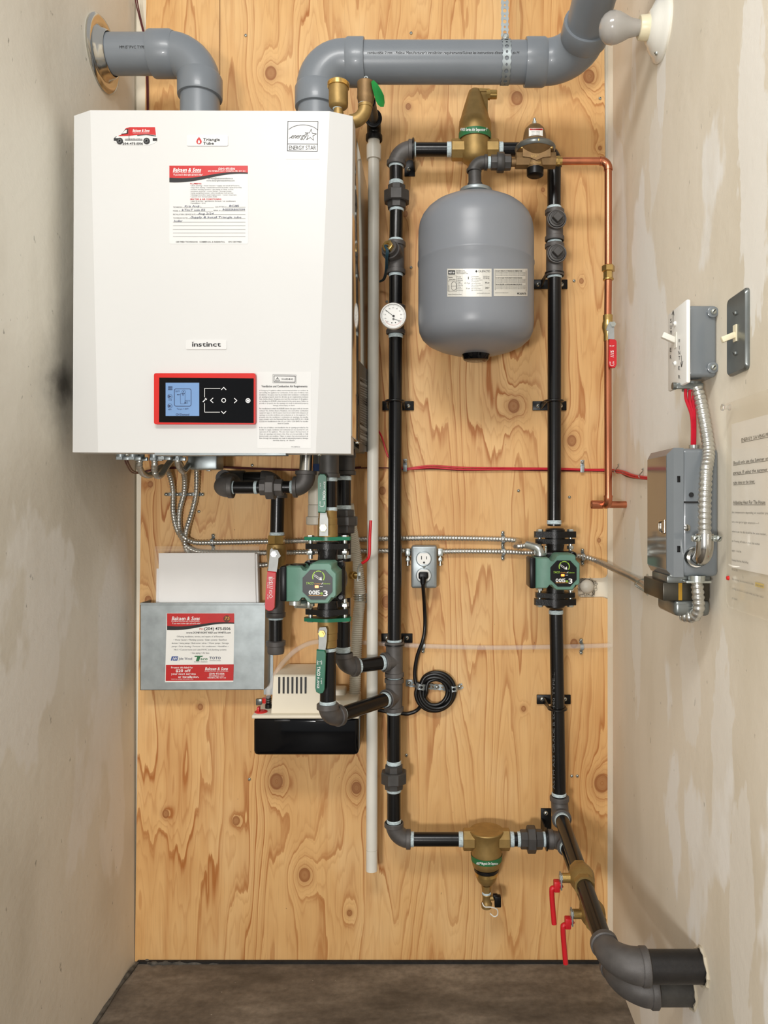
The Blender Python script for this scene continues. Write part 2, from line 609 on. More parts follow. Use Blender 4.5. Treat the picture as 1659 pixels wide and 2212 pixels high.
def plaster(name, dark, mid, light, seed, patch):
    m, nt, N, L, M, noise, ramp, mix = node_kit(name)
    b = nt.nodes['Principled BSDF']
    g = N('ShaderNodeNewGeometry')
    pos = g.outputs['Position']
    big = noise(pos, 1.0, 4, .55, (2, 2.2, 1.3), (seed, seed, 1))
    base = ramp(big, [(.32, dark), (.52, mid), (.7, mid)])
    # trowelled filler patches with sharp edges
    w = noise(pos, 1.0, 5, .5, (3, 3.4, 1.5), (seed + 4, 1, seed))
    pt = ramp(w, [(patch, BW(0)), (patch + .018, BW(1))])
    base = mix(pt, base, light)
    sm = ramp(noise(pos, 1.0, 4, .6, (9, 9, 3), (seed, 3, 3)), [(.5, BW(0)), (.72, BW(.35))])
    base = mix(sm, base, dark)
    spk = ramp(noise(pos, 1.0, 3, .5, (70, 70, 34), (seed, 8, 3)), [(.72, BW(0)), (.76, BW(.6))])
    base = mix(spk, base, tuple(int(c * .55) for c in dark))
    if name == 'plaster_right':     # swipes of white filler and paint
        for (x, y, rx, rz, a) in ((1428, 170, .035, .11, .9), (1625, 330, .06, .26, .75), (1415, 330, .05, .10, .5), (1425, 880, .05, .12, .75), (1375, 1330, .05, .22, .6), (1345, 700, .05, .5, .45), (1560, 1650, .05, .2, .6), (1490, 1480, .06, .12, .5), (1600, 1980, .05, .2, .5)):
            q = on_x(XR, -1)(x, y)
            s = N('ShaderNodeVectorMath'); s.operation = 'SUBTRACT'; L(pos, s.inputs[0]); s.inputs[1].default_value = tuple(q)
            t = N('ShaderNodeVectorMath'); t.operation = 'MULTIPLY'; L(s.outputs[0], t.inputs[0]); t.inputs[1].default_value = (0, 1 / rx, 1 / rz)
            ln = N('ShaderNodeVectorMath'); ln.operation = 'LENGTH'; L(t.outputs[0], ln.inputs[0])
            wob = M('MULTIPLY_ADD', noise(pos, 1.0, 4, .6, (22, 22, 9), (x * .1, 0, 0)), 1.3, M('SUBTRACT', ln.outputs['Value'], .65))
            base = mix(ramp(wob, [(.86, BW(a)), (.93, BW(0))]), base, light)
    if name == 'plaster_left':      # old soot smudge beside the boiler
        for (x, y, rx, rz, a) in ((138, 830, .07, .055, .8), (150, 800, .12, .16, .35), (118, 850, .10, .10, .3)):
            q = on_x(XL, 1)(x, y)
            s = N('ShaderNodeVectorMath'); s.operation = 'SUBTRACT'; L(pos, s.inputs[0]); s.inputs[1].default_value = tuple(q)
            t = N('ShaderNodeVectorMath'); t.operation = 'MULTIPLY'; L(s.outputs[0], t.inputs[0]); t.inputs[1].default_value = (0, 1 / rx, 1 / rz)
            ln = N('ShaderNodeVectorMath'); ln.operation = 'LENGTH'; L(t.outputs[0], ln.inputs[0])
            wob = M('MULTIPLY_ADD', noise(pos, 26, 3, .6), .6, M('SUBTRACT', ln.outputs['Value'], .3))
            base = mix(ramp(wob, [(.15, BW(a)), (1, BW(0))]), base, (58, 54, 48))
    L(base, b.inputs['Base Color'])
    b.inputs['Roughness'].default_value = .62
    bp = N('ShaderNodeBump'); bp.inputs['Strength'].default_value = .25; bp.inputs['Distance'].default_value = .003
    L(noise(pos, 40, 4, .6), bp.inputs['Height']); L(bp.outputs[0], b.inputs['Normal'])
plaster('plaster_left', (206, 199, 183), (228, 223, 209), (234, 231, 222), 2.0, .60)
plaster('plaster_right', (216, 205, 183), (234, 225, 207), (243, 240, 232), 5.3, .53)
plaster('plaster_back', (226, 216, 194), (238, 230, 210), (244, 238, 224), 9.0, .6)
plaster('filler', (176, 164, 140), (196, 186, 164), (206, 198, 180), 7.0, .6)

def concrete():
    m, nt, N, L, M, noise, ramp, mix = node_kit('concrete')
    b = nt.nodes['Principled BSDF']
    g = N('ShaderNodeNewGeometry')
    pos = g.outputs['Position']
    base = ramp(noise(pos, 1.0, 6, .6, (3, 9, 1)), [(.3, (66, 60, 54)), (.5, (110, 101, 90)), (.68, (148, 138, 124))])
    fine = ramp(noise(pos, 60, 5, .6), [(.35, BW(.35)), (.65, BW(0))])
    base = mix(fine, base, (40, 36, 32))
    spk = ramp(noise(pos, 130, 2, .5), [(.76, BW(0)), (.78, BW(.8))])
    base = mix(spk, base, (190, 184, 172))
    L(base, b.inputs['Base Color'])
    b.inputs['Roughness'].default_value = .6
    bp = N('ShaderNodeBump'); bp.inputs['Strength'].default_value = .4; bp.inputs['Distance'].default_value = .004
    L(noise(pos, 30, 5, .6), bp.inputs['Height']); L(bp.outputs[0], b.inputs['Normal'])
concrete()

# ---------------------------------------------------------------- setting
YF = -1.35      # how far the closet's side walls reach
structure(MB().box((0, -1.5, -.05), (5.0, 3.6, .1)).build('floor', 'concrete'), 'dusty dark brown concrete floor', 'floor')
structure(MB().box(((XL + XR) / 2, .055, 1.3), (XR - XL + .2, .08, 2.7)).build('wall_back', 'plaster_back'), 'cream drywall behind the plywood sheet', 'wall')
structure(MB().box((XL - .05, YF / 2, 1.3), (.1, -YF, 2.7)).build('wall_left', 'plaster_left'), 'grey-beige stained plaster wall left of the boiler', 'wall')
structure(MB().box((XR + .05, YF / 2, 1.3), (.1, -YF, 2.7)).build('wall_right', 'plaster_right'), 'patchy beige plaster wall with the electrical boxes', 'wall')
structure(MB().prism([Vector((XR, 0, 0)), Vector((XR - .009, 0, 0)), Vector((XR, -.02, 0))], (0, 0, 2.6)).build('trim_1', 'plaster_back'), 'narrow cream filler bead in the right corner', 'trim')
# dust cove along the floor under the plywood and left wall
mbd = MB()
pts = [Vector((XL + .001, -1.1, .0)), Vector((XL + .002, -.5, .001)), Vector((XL + .008, -.03, .003)), Vector((XL + .05, -.010, .002)), Vector((XL + .14, -.006, .0)), Vector((XL + .26, -.004, -.004))]
mbd.tube(smooth(pts, 10), [.0045 + .002 * math.sin(i * 1.7) for i in range(51)], 8)
mat('dust', (76, 73, 67), .9, 0, .7, 60, .6, 120)
mat('dirt', (30, 28, 26), .9, 0, .4, 60, .6, 120)
o = mbd.build('trim_2', 'dust'); structure(o, 'grey dust ridge where floor meets left wall', 'trim')
structure(MB().box(((-.77 + .44) / 2, .002, .0), (1.21, .02, .012)).build('trim_3', 'dirt'), 'dark dirt line under the plywood edge', 'trim')

ply = thing('plywood_panel', 'golden knotty plywood backing panel screwed to the wall', 'panel', (0, 0, .003))
main = [(475.6, -60), (1304, -60), (1307, 300), (1309, 700), (1312, 1000), (1312, 1240), (1308, 1247), (1300, 1248.5), (1253, 1249), (1248, 1256), (1248, 1286), (1254, 1291), (1304, 1290.5), (1313, 1294), (1316, 1302), (1317, 1500), (1316, 2077),
        (291.5, 2077), (297, 1600), (303, 1200), (309, 700), (475.6, 700)]
MB().prism([P(x, y, 0) for x, y in main], (0, .0135, 0)).build('plywood_sheet', 'plywood', ply)
MB().prism([P(x, y, .0) for x, y in [(316.5, -60), (474.2, -60), (474.2, 699), (309, 699)]], (0, .0135, 0)).build('plywood_sheet', 'plywood', ply)

def screw_head(mb, p, ax, r=.004, m=0):
    ax = Vector(ax)
    mb.lathe(p, ax, [(0, r), (r * .35, r), (r * .8, r * .7), (r * .95, r * .3)], 12, m)
    t = ax.orthogonal().normalized()
    mb.box(p + ax * (r * .9), (r * 1.1, r * .3, r * .3), Matrix((t, ax, t.cross(ax))).transposed(), 0, 1)
SCREWS = [(888, 72), (531, 77), (836, 652), (888, 578), (1240, 607), (1230, 1074), (430, 1105), (539, 1683), (878, 1631), (1235, 1676), (1247, 1676), (545, 1005), (640, 1275), (1296, 213), (1120, 1060)]
for x, y in SCREWS:
    mb = MB(); screw_head(mb, P(x, y, 0), FR, .0042); mb.build('screw', ['zinc_screw', 'black_plastic'], ply)

# plain pipe end poking out of the notch in the plywood, and plaster filler patch by the lamp
st = thing('capped_pipe_stub', 'cream domed pipe stub in the notch cut in the plywood', 'pipe', P(1266, 1266, 0))
MB().lathe(P(1266, 1266, -.012), FR, [(0, .0185), (.012, .0185), (.018, .016), (.022, .009), (.0235, .0)], 28).build('dome', 'dull_pvc', st)
mb = MB()
for i in range(46):
    a = random.uniform(0, 6.28); r0 = random.uniform(.017, .022)
    c = P(1268, 1268, -.004) + Vector((math.cos(a) * r0, 0, math.sin(a) * r0))
    pp = [c + Vector((random.uniform(-.008, .008), random.uniform(-.006, 0), random.uniform(-.008, .008))) for _ in range(4)]
    mb.tube(smooth(pp, 4), .00035, 4)
ob = mb.build('insulation_fibre', 'dust', st); ob['kind'] = 'stuff'

# ---------------------------------------------------------------- the boiler
DF, DE = .42, .398          # depth of the front face and of the outer edge of its bevel
DB = .02                    # boiler back
bo = thing('wall_boiler', 'large white wall-hung boiler with angled front edges and red-framed display', 'boiler', P(470, 979, .2))
fl = [(195, 238), (712, 240), (682, 979.5), (212, 977.5)]
el = [(160, 250), (762, 251), (758, 980), (157, 977)]
FRT = [P(x, y, DF) for x, y in fl]
EDG = [P(x, y, DE) for x, y in el]
XBR = (798 - CX) * k(0)      # right side plane of the body
XBL = P(157, 977, DE).x + .004
ztop, zlip = P(470, 250, DE).z, P(470, 979, DE).z
zbot = H0 + (CY - 975) * k(0)      # the body ends higher than the lip of the cover
BK = [Vector((q.x, -DE + .05, q.z)) for q in EDG]
mb = MB()
mb.add(FRT + EDG + BK, [(3, 2, 1, 0), (0, 1, 5, 4), (1, 2, 6, 5), (2, 3, 7, 6), (3, 0, 4, 7), (4, 5, 9, 8), (5, 6, 10, 9), (6, 7, 11, 10), (7, 4, 8, 11)])
mb.build('front_cover', 'white_enamel', bo, angle=5)
# body shell: bright steel sides
y0, y1 = -DE + .004, -.004
mb = MB()
xl, xr = XBL, EDG[1].x - .0005
xr = XBR
mb.box(((xl + xr) / 2, (y0 + y1) / 2, (ztop + zbot) / 2), (xr - xl, y1 - y0, ztop - zbot - .004), bev=.002)
mb.build('body', 'side_steel', bo)
# underside: plate lip, screws, knockouts
mb = MB()
zb = zbot
mb.box(Vector(((xl + xr) / 2, -.2, zb - .004)), (xr - xl - .02, .36, .006))
mb.box(Vector((P(480, 0, .38).x, -.38, zlip - .001)), (.27, .03, .006))
mb.build('bottom_plate', 'galvanised', bo)
for x in (275, 470, 690, 772):
    m2 = MB(); q = P(x, 979, DE - .03); q.z = zlip if x < 760 else zbot - .007; screw_head(m2, q, -UP, .0045); m2.build('bottom_screw', ['zinc_screw', 'black_plastic'], bo)
for i, (x, dd) in enumerate([(262, .3), (288, .3), (302, .27), (334, .27), (384, .27), (352, .3)]):
    m2 = MB(); p = P(x, 984, dd); p.z = zb - .004
    m2.cyl(p, p + Vector((0, 0, -.03)), .0105, 16); m2.cyl(p + Vector((0, 0, -.03)), p + Vector((0, 0, -.036)), .0125, 6)
    m2.box(p + Vector((.014, -.006, -.033)), (.012, .008, .008), bev=.001)
    m2.build('cable_connector', 'galvanised', bo)
mb = MB(); p = P(445, 985, .12); p.z = zb - .036
mb.box(p, (.07, .06, .035), bev=.004); mb.build('junction_box', 'galvanised', bo)

f = front(DF)
LY = .0005
def plate(name, x0, y0, x1, y1, mt, th=.0016, r=3, parent=bo, d=DF):
    pts = []
    for cx, cy, a0 in ((x1 - r, y0 + r, -90), (x1 - r, y1 - r, 0), (x0 + r, y1 - r, 90), (x0 + r, y0 + r, 180)):
        for i in range(4):
            a = math.radians(a0 + i * 30)
            pts.append((cx + r * math.cos(a), cy + r * math.sin(a)))
    return MB().prism([P(x, y, d) for x, y in pts], FR * th).build(name, mt, parent)

# flame-logo name plate
np_ = plate('name_plate', 404, 292, 493, 316, 'boiler_label')
g = front(DF + .0016)
mb = MB()
mb.poly(g, [(430, 296), (434, 301), (436, 306), (434.5, 310), (430, 312), (425.5, 310), (424, 306), (426, 301)], 0, LY)
mb.poly(g, [(430, 302), (432, 306), (432, 309), (430, 310.5), (428, 309), (428, 306)], 1, LY * 2)
mb.text(g, 'Triangle', 439, 298.5, 475, 304.5, 2, LY, True)
mb.text(g, 'Tube', 439, 306.5, 462, 312.5, 2, LY, True)
mb.build('print', ['red_ink', 'white_ink', 'black_ink'], np_)
np2 = plate('name_plate', 402, 735, 490, 755, 'boiler_label')
mb = MB(); mb.text(g, 'instinct', 415, 738.5, 477, 748.5, 0, LY, True)
mb.rect(g, 414.5, 736, 419, 738.6, 1, LY * 2); mb.build('print', ['black_ink', 'boiler_label'], np2)

# van sticker
vn = [(247, 300), (252, 294), (262, 290), (270, 276), (280, 273.5), (335, 273), (338, 276), (340.5, 303), (335, 309), (322, 314), (312, 314.5), (268, 314), (254, 311), (246, 307)]
vs = MB().prism([P(x, y, DF) for x, y in vn], FR * .0006).build('van_sticker', 'boiler_label', bo)
g = front(DF + .0006)
mb = MB()
mb.poly(g, [(255, 294), (263, 290.5), (272, 277), (281, 275), (335, 275), (337, 292), (315, 290), (295, 292), (280, 293.5)], 0, LY)
mb.poly(g, [(262, 291), (271, 280), (277, 278.5), (277, 289)], 1, LY * 2)
mb.poly(g, [(264, 289.5), (271, 282), (275, 281), (274, 288.5)], 2, LY * 3)
mb.line(g, [(279, 276), (279, 304)], .7, 3, LY * 3)
mb.line(g, [(297, 293), (316, 291.3), (337, 294)], 1.2, 1, LY * 2)
mb.rect(g, 246, 298.5, 255, 304.5, 1, LY); mb.rect(g, 330, 298.5, 339.5, 304.5, 1, LY)
mb.line(g, [(252, 295), (247.5, 298.5), (253, 299.5)], 1, 3, LY * 2)
mb.rect(g, 270, 302, 308, 303.4, 1, LY)
for x in (259, 317):
    mb.disc(g, x, 305, 7, 1, LY * 2); mb.disc(g, x, 305, 4.6, 3, LY * 3); mb.disc(g, x, 305, 1.6, 1, LY * 4)
    for i in range(5):
        a = i * 1.2566; mb.line(g, [(x, 305), (x + 4.4 * math.cos(a), 305 + 4.4 * math.sin(a))], .9, 1, LY * 4)
mb.text(g, 'Balcaen & Sons', 287, 279.5, 323, 285, 4, LY * 2, True, .25)
mb.text(g, 'PLUMBING HEATING AIR CONDITIONING', 287, 286.8, 323, 288.6, 4, LY * 2)
mb.text(g, 'www.DONE RIGHT RED and WHITE.com', 270, 299.5, 307, 301.5, 1, LY * 2, True, .2)
mb.text(g, '204-475-1506', 265, 308, 309, 312.8, 1, LY * 2, True)
mb.build('print', ['red_ink', 'black_ink', 'boiler_label', 'grey_ink', 'white_ink'], vs)

# energy rating sticker (machine-readable square left out)
es = plate('energy_sticker', 617, 259, 690, 344, 'boiler_label', .0005, 1)
g = front(DF + .0005)
mb = MB()
mb.line(g, [(622, 262), (687, 262.5), (685.5, 327), (621, 326)], 1.2, 0, LY, True)
mb.line(g, [(621.5, 311), (686, 311.5)], 1.2, 0, LY)
mb.line(g, [(623 + 31.5 + 36 * math.cos(math.radians(a)), 290 + 21 * -math.sin(math.radians(a)) + (1 if a else 0)) for a in range(28, 153, 8)], 1.0, 0, LY)
st_ = []
for i in range(10):
    a = math.radians(-90 + i * 36 + 6); r = 13 if i % 2 == 0 else 5.2
    st_.append((671 + r * math.cos(a), 292 + r * math.sin(a)))
mb.line(g, st_, .9, 0, LY, True)
mb.text(g, 'energy', 628, 288.5, 661, 299, 0, LY, False, .45)
mb.line(g, [(624, 299), (630, 296)], .9, 0, LY); mb.line(g, [(658, 292), (665, 288)], .9, 0, LY)
mb.text(g, 'ENERGY STAR', 624.5, 314.5, 682.5, 323.5, 0, LY)
mb.build('print', 'black_ink', es)

def wave_header(mb, g, x0, x1, yt, yl, yr, red, blk, o, th=9):
    """red banner with a swooping black edge, as printed on the contractor's stickers"""
    W = x1 - x0
    def low(t, e): return yl + (yr - yl) * (3 * t * t - 2 * t ** 3) + math.sin(t * math.pi * 2) * 2.2 * (W / 170) + e * (1 - t * .75)
    n = 18
    for i in range(n):
        a, b = i / n, (i + 1) / n
        mb.poly(g, [(x0 + W * a, yt), (x0 + W * b, yt), (x0 + W * b, low(b, 0)), (x0 + W * a, low(a, 0))], red, o)
        mb.poly(g, [(x0 + W * a, low(a, 0)), (x0 + W * b, low(b, 0)), (x0 + W * b, low(b, th)), (x0 + W * a, low(a, th))], blk, o)

# service record sticker
ss = plate('service_sticker', 366, 358, 536, 527, 'boiler_label', .0005, 3)
mb = MB()
wave_header(mb, g, 366, 535.5, 358, 384, 373, 0, 1, LY, 10)
mb.text(g, 'Balcaen & Sons', 374, 363, 434, 371, 2, LY * 2, True, .25)
mb.text(g, 'PLUMBING - HEATING - AIR CONDITIONING', 374, 372.2, 434, 374.6, 2, LY * 2)
mb.text(g, '"If you want it done right call red & white"', 374.5, 376.2, 438, 379.6, 2, LY * 2, True, .2)
mb.text(g, '(204) 475-1506', 472, 362.6, 508, 367, 2, LY * 2, True)
mb.text(g, '1392 PEMBINA HWY, WINNIPEG, MB  R3T 2C1', 450, 368.4, 530, 371.4, 2, LY * 2)
mb.text(g, 'service@balcaenandsons.ca', 449, 383.5, 503, 387, 3, LY)
mb.text(g, 'www.donerightredandwhite.com', 446, 388.3, 507, 391.8, 3, LY)
mb.text(g, 'PLUMBING', 411, 395, 435, 398.4, 0, LY, True)
for i, (t, xe) in enumerate([('• drain cleaning • water heaters • supply and install all fixtures', 517), ('• back flow testing • residential/commercial boiler repairs/retrofits', 522), ('• in-floor heating systems • gas piping or bbqs, stoves', 504),
                             ('• pressure systems • water pumps • sewage pumps', 500), ('• sump pump/backwater valve installation and service', 504), ('• drainage/waterline repair/replacement  • water treatment', 511), ('• custom new homes/cabins builds', 469)]):
    mb.text(g, t, 411, 399.6 + i * 4.0, xe, 402.4 + i * 4.0, 3, LY)
mb.text(g, 'HEATING & AIR CONDITIONING', 411, 428.6, 478, 432, 0, LY, True)
mb.text(g, '• sales & service • gas/electric furnaces • air conditioners', 411, 433, 509, 435.8, 3, LY)
mb.text(g, '• humidifiers • hrvs', 411, 437.5, 444, 440.2, 3, LY)
for t, x0_, x1_, y in [('TECHNICIAN:', 374, 394, 449), ('GAS FITTERS #', 465, 489, 448.3), ('MODEL #', 374, 389, 457), ('SERIAL #', 461, 476, 456), ('INSTALLATION / SERVICE DATE:', 374, 423, 464.6), ('TECHNICIAN NOTES:', 374, 406, 472.4)]:
    mb.text(g, t, x0_, y - 2.8, x1_, y, 3, LY)
for t, x0_, x1_, y in [('Kris Andr..', 399, 435, 447.6), ('BC2115', 495, 516, 447), ('InTincT solo 155', 393, 443, 455.6), ('INS155SRB007099', 481, 529, 455), ('Aug 2/24', 428, 461, 463.6), ('-Supply & Install Triangle tube', 410, 521, 471.4), ('boiler', 376, 394, 479.4)]:
    mb.text(g, t, x0_, y - 4.4, x1_, y, 4, LY, False, .15)
for a, b_, y in [(395, 462, 448.6), (490, 530, 447.6), (390, 460, 456.4), (477, 530, 455.6), (424, 530, 463.6), (407, 530, 472), (374, 530, 480), (374, 530, 487.7), (374, 530, 495.7), (374, 530, 503.4), (374, 530, 511.4)]:
    mb.line(g, [(a, y), (b_, y)], .7, 5, LY)
mb.text(g, 'CERTIFIED TECHNICIANS', 380, 521, 427, 524, 3, LY, True); mb.text(g, 'COMMERCIAL & RESIDENTIAL', 431, 521, 486, 524, 3, LY, True); mb.text(g, 'CFC CERTIFIED', 493, 521, 522, 524, 3, LY, True)
mb.build('print', ['red_ink', 'black_ink', 'white_ink', 'grey_ink', 'lcd_ink', 'pale_ink'], ss)

# warning sticker
wl = plate('warning_sticker', 556, 803, 672, 968, 'boiler_label', .0004, 1)
g = front(DF + .0004)
mb = MB()
mb.line(g, [(589.5, 809), (640, 810), (639.5, 828), (589.5, 827)], .5, 1, LY, True)
mb.line(g, [(592, 812), (638, 812.6), (637.5, 825.6), (592, 825)], 1.1, 0, LY, True)
mb.line(g, [(599.5, 815), (604, 822.4), (595, 822.4)], .8, 0, LY, True); mb.line(g, [(599.5, 817), (599.5, 820)], .9, 0, LY)
mb.text(g, 'WARNING', 608, 817, 633, 821, 0, LY)
mb.text(g, 'Ventilation and Combustion Air Requirements', 565, 832, 664, 836.6, 0, LY, True)
W1 = ['A Category IV appliance utilizes uncontaminated indoor or outdoor air', 'surrounding the appliance for combustion.  In the case of indirect vent', 'installation, the space must be provided with ventilation / combustion', 'air openings properly sized for all make up air requirements (exhaust', 'fans, clothes dryers, fireplaces, etc.) and the total input of all applianc-', 'es, including the BOILER when located in the same space. Failure to', 'provide or properly size the openings can result in substantial property', '*damage, serious injury, or death.']
W2 = ['For installations in which the BOILER shares the space with air movers', 'exhaust fan, clothes dryers, fireplaces, etc.) and other combustion', 'equipment (gas or oil) the space must be provided with adequate air', 'openings to provide ventilation and combustion air to the equipment. To', 'properly size the ventilation / combustion air openings, the installer', 'must comply with the National Fuel Gas Code (NFPA 54 / ANSI', 'Z223.1) for installations in the U.S. or CAN / CSA B149.1 for installa-', '*tions in Canada']
W3 = ['In the case of indirect vent installation the air openings provided by the', 'installer to supply ventilation and combustion air are essential for safe', 'operation of the appliance.  The user must respect the importance of', 'these air openings and ensure that they are not partially or fully', 'blocked under any condition.  Failure to ensure that uncontaminated air', 'flow through the openings can result in substantial property damage,', '*serious injury, or death.']
for blk, yy, dy in ((W1, 842, 4.6), (W2, 881, 4.6), (W3, 922, 4.6)):
    for i, t in enumerate(blk):
        a, b_ = 560.5, 666
        if t[0] == '*': t = t[1:]; a, b_ = (590, 637) if len(t) > 18 else (600, 624)
        mb.text(g, t, a - yy * .002 + 1.5, yy + i * dy, b_, yy + i * dy + 2.9, 1, LY)
mb.text(g, 'P/N 2018716/25', 629, 964, 648, 966.4, 1, LY)
mb.build('print', ['black_ink', 'grey_ink'], wl)

# display
dp = plate('display_bezel', 336.5, 808, 554, 917.5, 'red_bezel', .010, 4)
MB().prism([P(x, y, DF + .010) for x, y in [(344.5, 816), (548, 817.5), (548, 914), (344, 912)]], FR * .0012).build('glass_panel', 'gloss_black', dp)
g = front(DF + .0112)
MB().rect(g, 358, 826.8, 430.5, 898.6, 0, LY).build('screen', 'lcd', dp)
mb = MB()
def rr(x0, y0, x1, y1, r, w, m, o, n=5):
    pts = []
    for cx, cy, a0 in ((x1 - r, y0 + r, -90), (x1 - r, y1 - r, 0), (x0 + r, y1 - r, 90), (x0 + r, y0 + r, 180)):
        for i in range(n + 1):
            a = math.radians(a0 + i * 90 / n); pts.append((cx + r * math.cos(a), cy + r * math.sin(a)))
    mb.line(g, pts, w, m, o, True)
O2 = LY * 2
rr(377, 840, 413, 877.5, 4, 1.2, 0, O2)
for i in range(4): mb.rect(g, 364.3 + i * 2.2, 834, 365.4 + i * 2.2, 843, 0, O2)
for y in (836, 840.6): mb.rect(g, 363, y, 373, y + .8, 0, O2)
for y, t in ((856.5, 'CH1'), (877, 'BLR')):
    mb.ring(g, 367.3, y, 4.8, .6, 0, O2); mb.poly(g, [(364, y - 3.2), (371, y), (364, y + 3.4)], 0, O2)
    mb.text(g, t, 364, y + 6, 371, y + 9, 0, O2)
mb.ring(g, 397, 846.5, 3.8, .6, 0, O2); mb.disc(g, 397, 846.5, 1.2, 0, O2)
mb.line(g, [(390, 850.5), (400, 850.5), (400, 866), (398.5, 872.5), (390.5, 872.5), (390, 866)], .6, 0, O2, True)
mb.line(g, [(394, 850), (395.5, 855), (397, 850)], .7, 0, O2)
mb.line(g, [(390, 852.7), (383, 852.7)], 1, 0, O2); mb.poly(g, [(385.5, 851), (382.5, 852.7), (385.5, 854.4)], 0, O2)
mb.line(g, [(406, 870.5), (400, 870.5)], 1, 0, O2); mb.poly(g, [(402, 868.8), (399, 870.5), (402, 872.2)], 0, O2)
mb.text(g, '120°F', 379.5, 843.6, 388.5, 846.8, 0, O2); mb.text(g, '102°F', 401, 864.6, 410.5, 867.8, 0, O2)
mb.text(g, 'Target = 130°F', 382, 881.6, 407.5, 885, 0, O2); mb.text(g, 'CH Demand', 380, 893.2, 409, 897.6, 0, O2, True)
for pts, w in [([(442.5, 858), (442.5, 839), (476, 839)], .9), ([(442.5, 871), (442.5, 890.5), (475, 890.5)], .9), ([(478.5, 842), (483.5, 837), (488.5, 842)], 1.5), ([(478.5, 888.5), (483.5, 893.5), (488.5, 888.5)], 1.5), ([(460.5, 860), (455, 865), (460.5, 870)], 1.5), ([(506.5, 860.5), (512, 865.5), (506.5, 870.5)], 1.5), ([(439, 868), (444.5, 862.5)], 2)]:
    mb.line(g, pts, w, 1, O2)
mb.ring(g, 445, 862, 1.7, 1.2, 1, O2, 12, -20, 290)
mb.ring(g, 483.5, 865, 4.2, 1.5, 1, O2); mb.disc(g, 536, 865.5, 5.2, 1, O2); mb.ring(g, 536, 865.5, 3, .9, 2, O2 * 1.4)
mb.build('print', ['lcd_ink', 'white_ink', 'gloss_black'], dp)

# dark rating label on the steel side
g = on_x(XBR, 1)
sl = MB().poly(g, [(775, 779), (798, 804), (798, 976), (775, 976)], 0, .0006).build('rating_label', 'dark_label', bo)
mb = MB()
for i in range(30):
    y = 812 + i * 5.2
    if i in (4, 22, 26): mb.poly(g, [(776, y - 9), (797.5, y + 2), (797.5, y + 7), (776, y - 4)], 0, .0011)
    elif i > 1: mb.poly(g, [(777, y - 8), (777 + random.uniform(12, 20), y + .5), (777 + 18, y + 2.2), (777, y - 6.6)], 0, .0011)
mb.ring(g, 795, 822, 3, .8, 0, .0011)
mb.build('print', 'pale_ink', sl)

# ---------------------------------------------------------------- vent pipes
RV = .0445
def pvc_elbow(mb, a, c, b, r):
    """long-sweep elbow with a thicker socket at each end"""
    a, c, b = Vector(a), Vector(c), Vector(b)
    mb.tube(bend(a, c, b), r * 1.06, 32)
    for e in (a, b):
        pass
def socket(mb, p, ax, L, r):
    ax = Vector(ax).normalized()
    mb.lathe(p, ax, [(0, r * 1.0), (0, r * 1.13), (L * .06, r * 1.15), (L * .86, r * 1.15), (L, r * 1.07), (L, r * 1.0)], 36, caps=False)

dL = .19
v1 = thing('intake_vent_pipe', 'grey plastic vent pipe elbowed from boiler top into left wall', 'pipe', P(432, 238, dL))
y_, x_ = 117, 432
ztopb = EDG[0].z
pt = P(x_, y_, dL)
MB().cyl(Vector((pt.x, pt.y, ztopb - .01)), P(x_, 205, dL), RV, 36).build('pipe', 'grey_pvc', v1)
MB().cyl(Vector((XL - .01, pt.y, pt.z)), P(345, y_, dL), RV, 36).build('pipe', 'grey_pvc', v1)
mb = MB()
mb.tube(bend(P(352, y_, dL), pt, P(x_, 188, dL), .07), RV * 1.07, 36)
socket(mb, P(329, y_, dL), RT, .056, RV)
socket(mb, P(x_, 211, dL), UP, .052, RV)
mb.build('elbow', 'grey_pvc', v1)
g = on_hcyl(-dL, pt.z, RV)
mb = MB(); mb.text(g, 'MM 15° PVC TYPE 1', 258, 98, 316, 104.5, 0, .0006); mb.build('pipe_print', 'black_ink', v1)
fl_ = thing('wall_flange', 'shiny chrome flange ring where vent pipe enters left wall', 'flange', Vector((XL, -dL, pt.z)))
MB().lathe(Vector((XL, -dL, pt.z)), RT, [(0, .082), (.004, .083), (.008, .079), (.010, .070), (.006, .060), (.012, .054), (.022, .050), (.024, .047), (.0, .047)], 48, caps=False).build('ring', 'chrome', fl_)

dR = .235
v2 = thing('exhaust_vent_pipe', 'grey plastic vent pipe running along the top and out toward the viewer', 'pipe', P(680, 238, dR))
xv, yh = 686, 135
pc = P(xv, yh, dR)
MB().cyl(Vector((pc.x, pc.y, ztopb - .01)), P(xv, 205, dR), RV, 36).build('pipe', 'grey_pvc', v2)
mb = MB()
mb.tube(bend(P(xv, 195, dR), pc, P(752, yh, dR), .062), RV * 1.07, 36)
socket(mb, P(xv, 236, dR), UP, .050, RV); socket(mb, P(788.5, yh, dR), -RT, .042, RV)
mb.build('elbow', 'grey_pvc', v2)
pr = P(1247, yh, dR)
MB().cyl(P(785, yh, dR), P(1140, yh, dR), RV, 36).build('pipe', 'grey_pvc', v2)
mb = MB()
fw = Vector((.03, -1, .24)).normalized()
out = pr + fw * .075
mb.tube(bend(P(1172, yh, dR), pr, out, .075), RV * 1.07, 36)
socket(mb, P(1134, yh, dR), RT, .048, RV); socket(mb, out + fw * .03, -fw, .045, RV)
mb.build('elbow', 'grey_pvc', v2)
MB().cyl(out, out + fw * .62, RV, 36).build('pipe', 'grey_pvc', v2)
g = on_hcyl(-dR, pr.z, RV)
mb = MB(); mb.text(g, "combustible 0 mm - Follow Manufacturer's installation requirements/Suivez les instructions d'installation du M", 793, 110.5, 1121, 116.5, 0, .0006, False, .15)
mb.build('pipe_print', 'black_ink', v2)

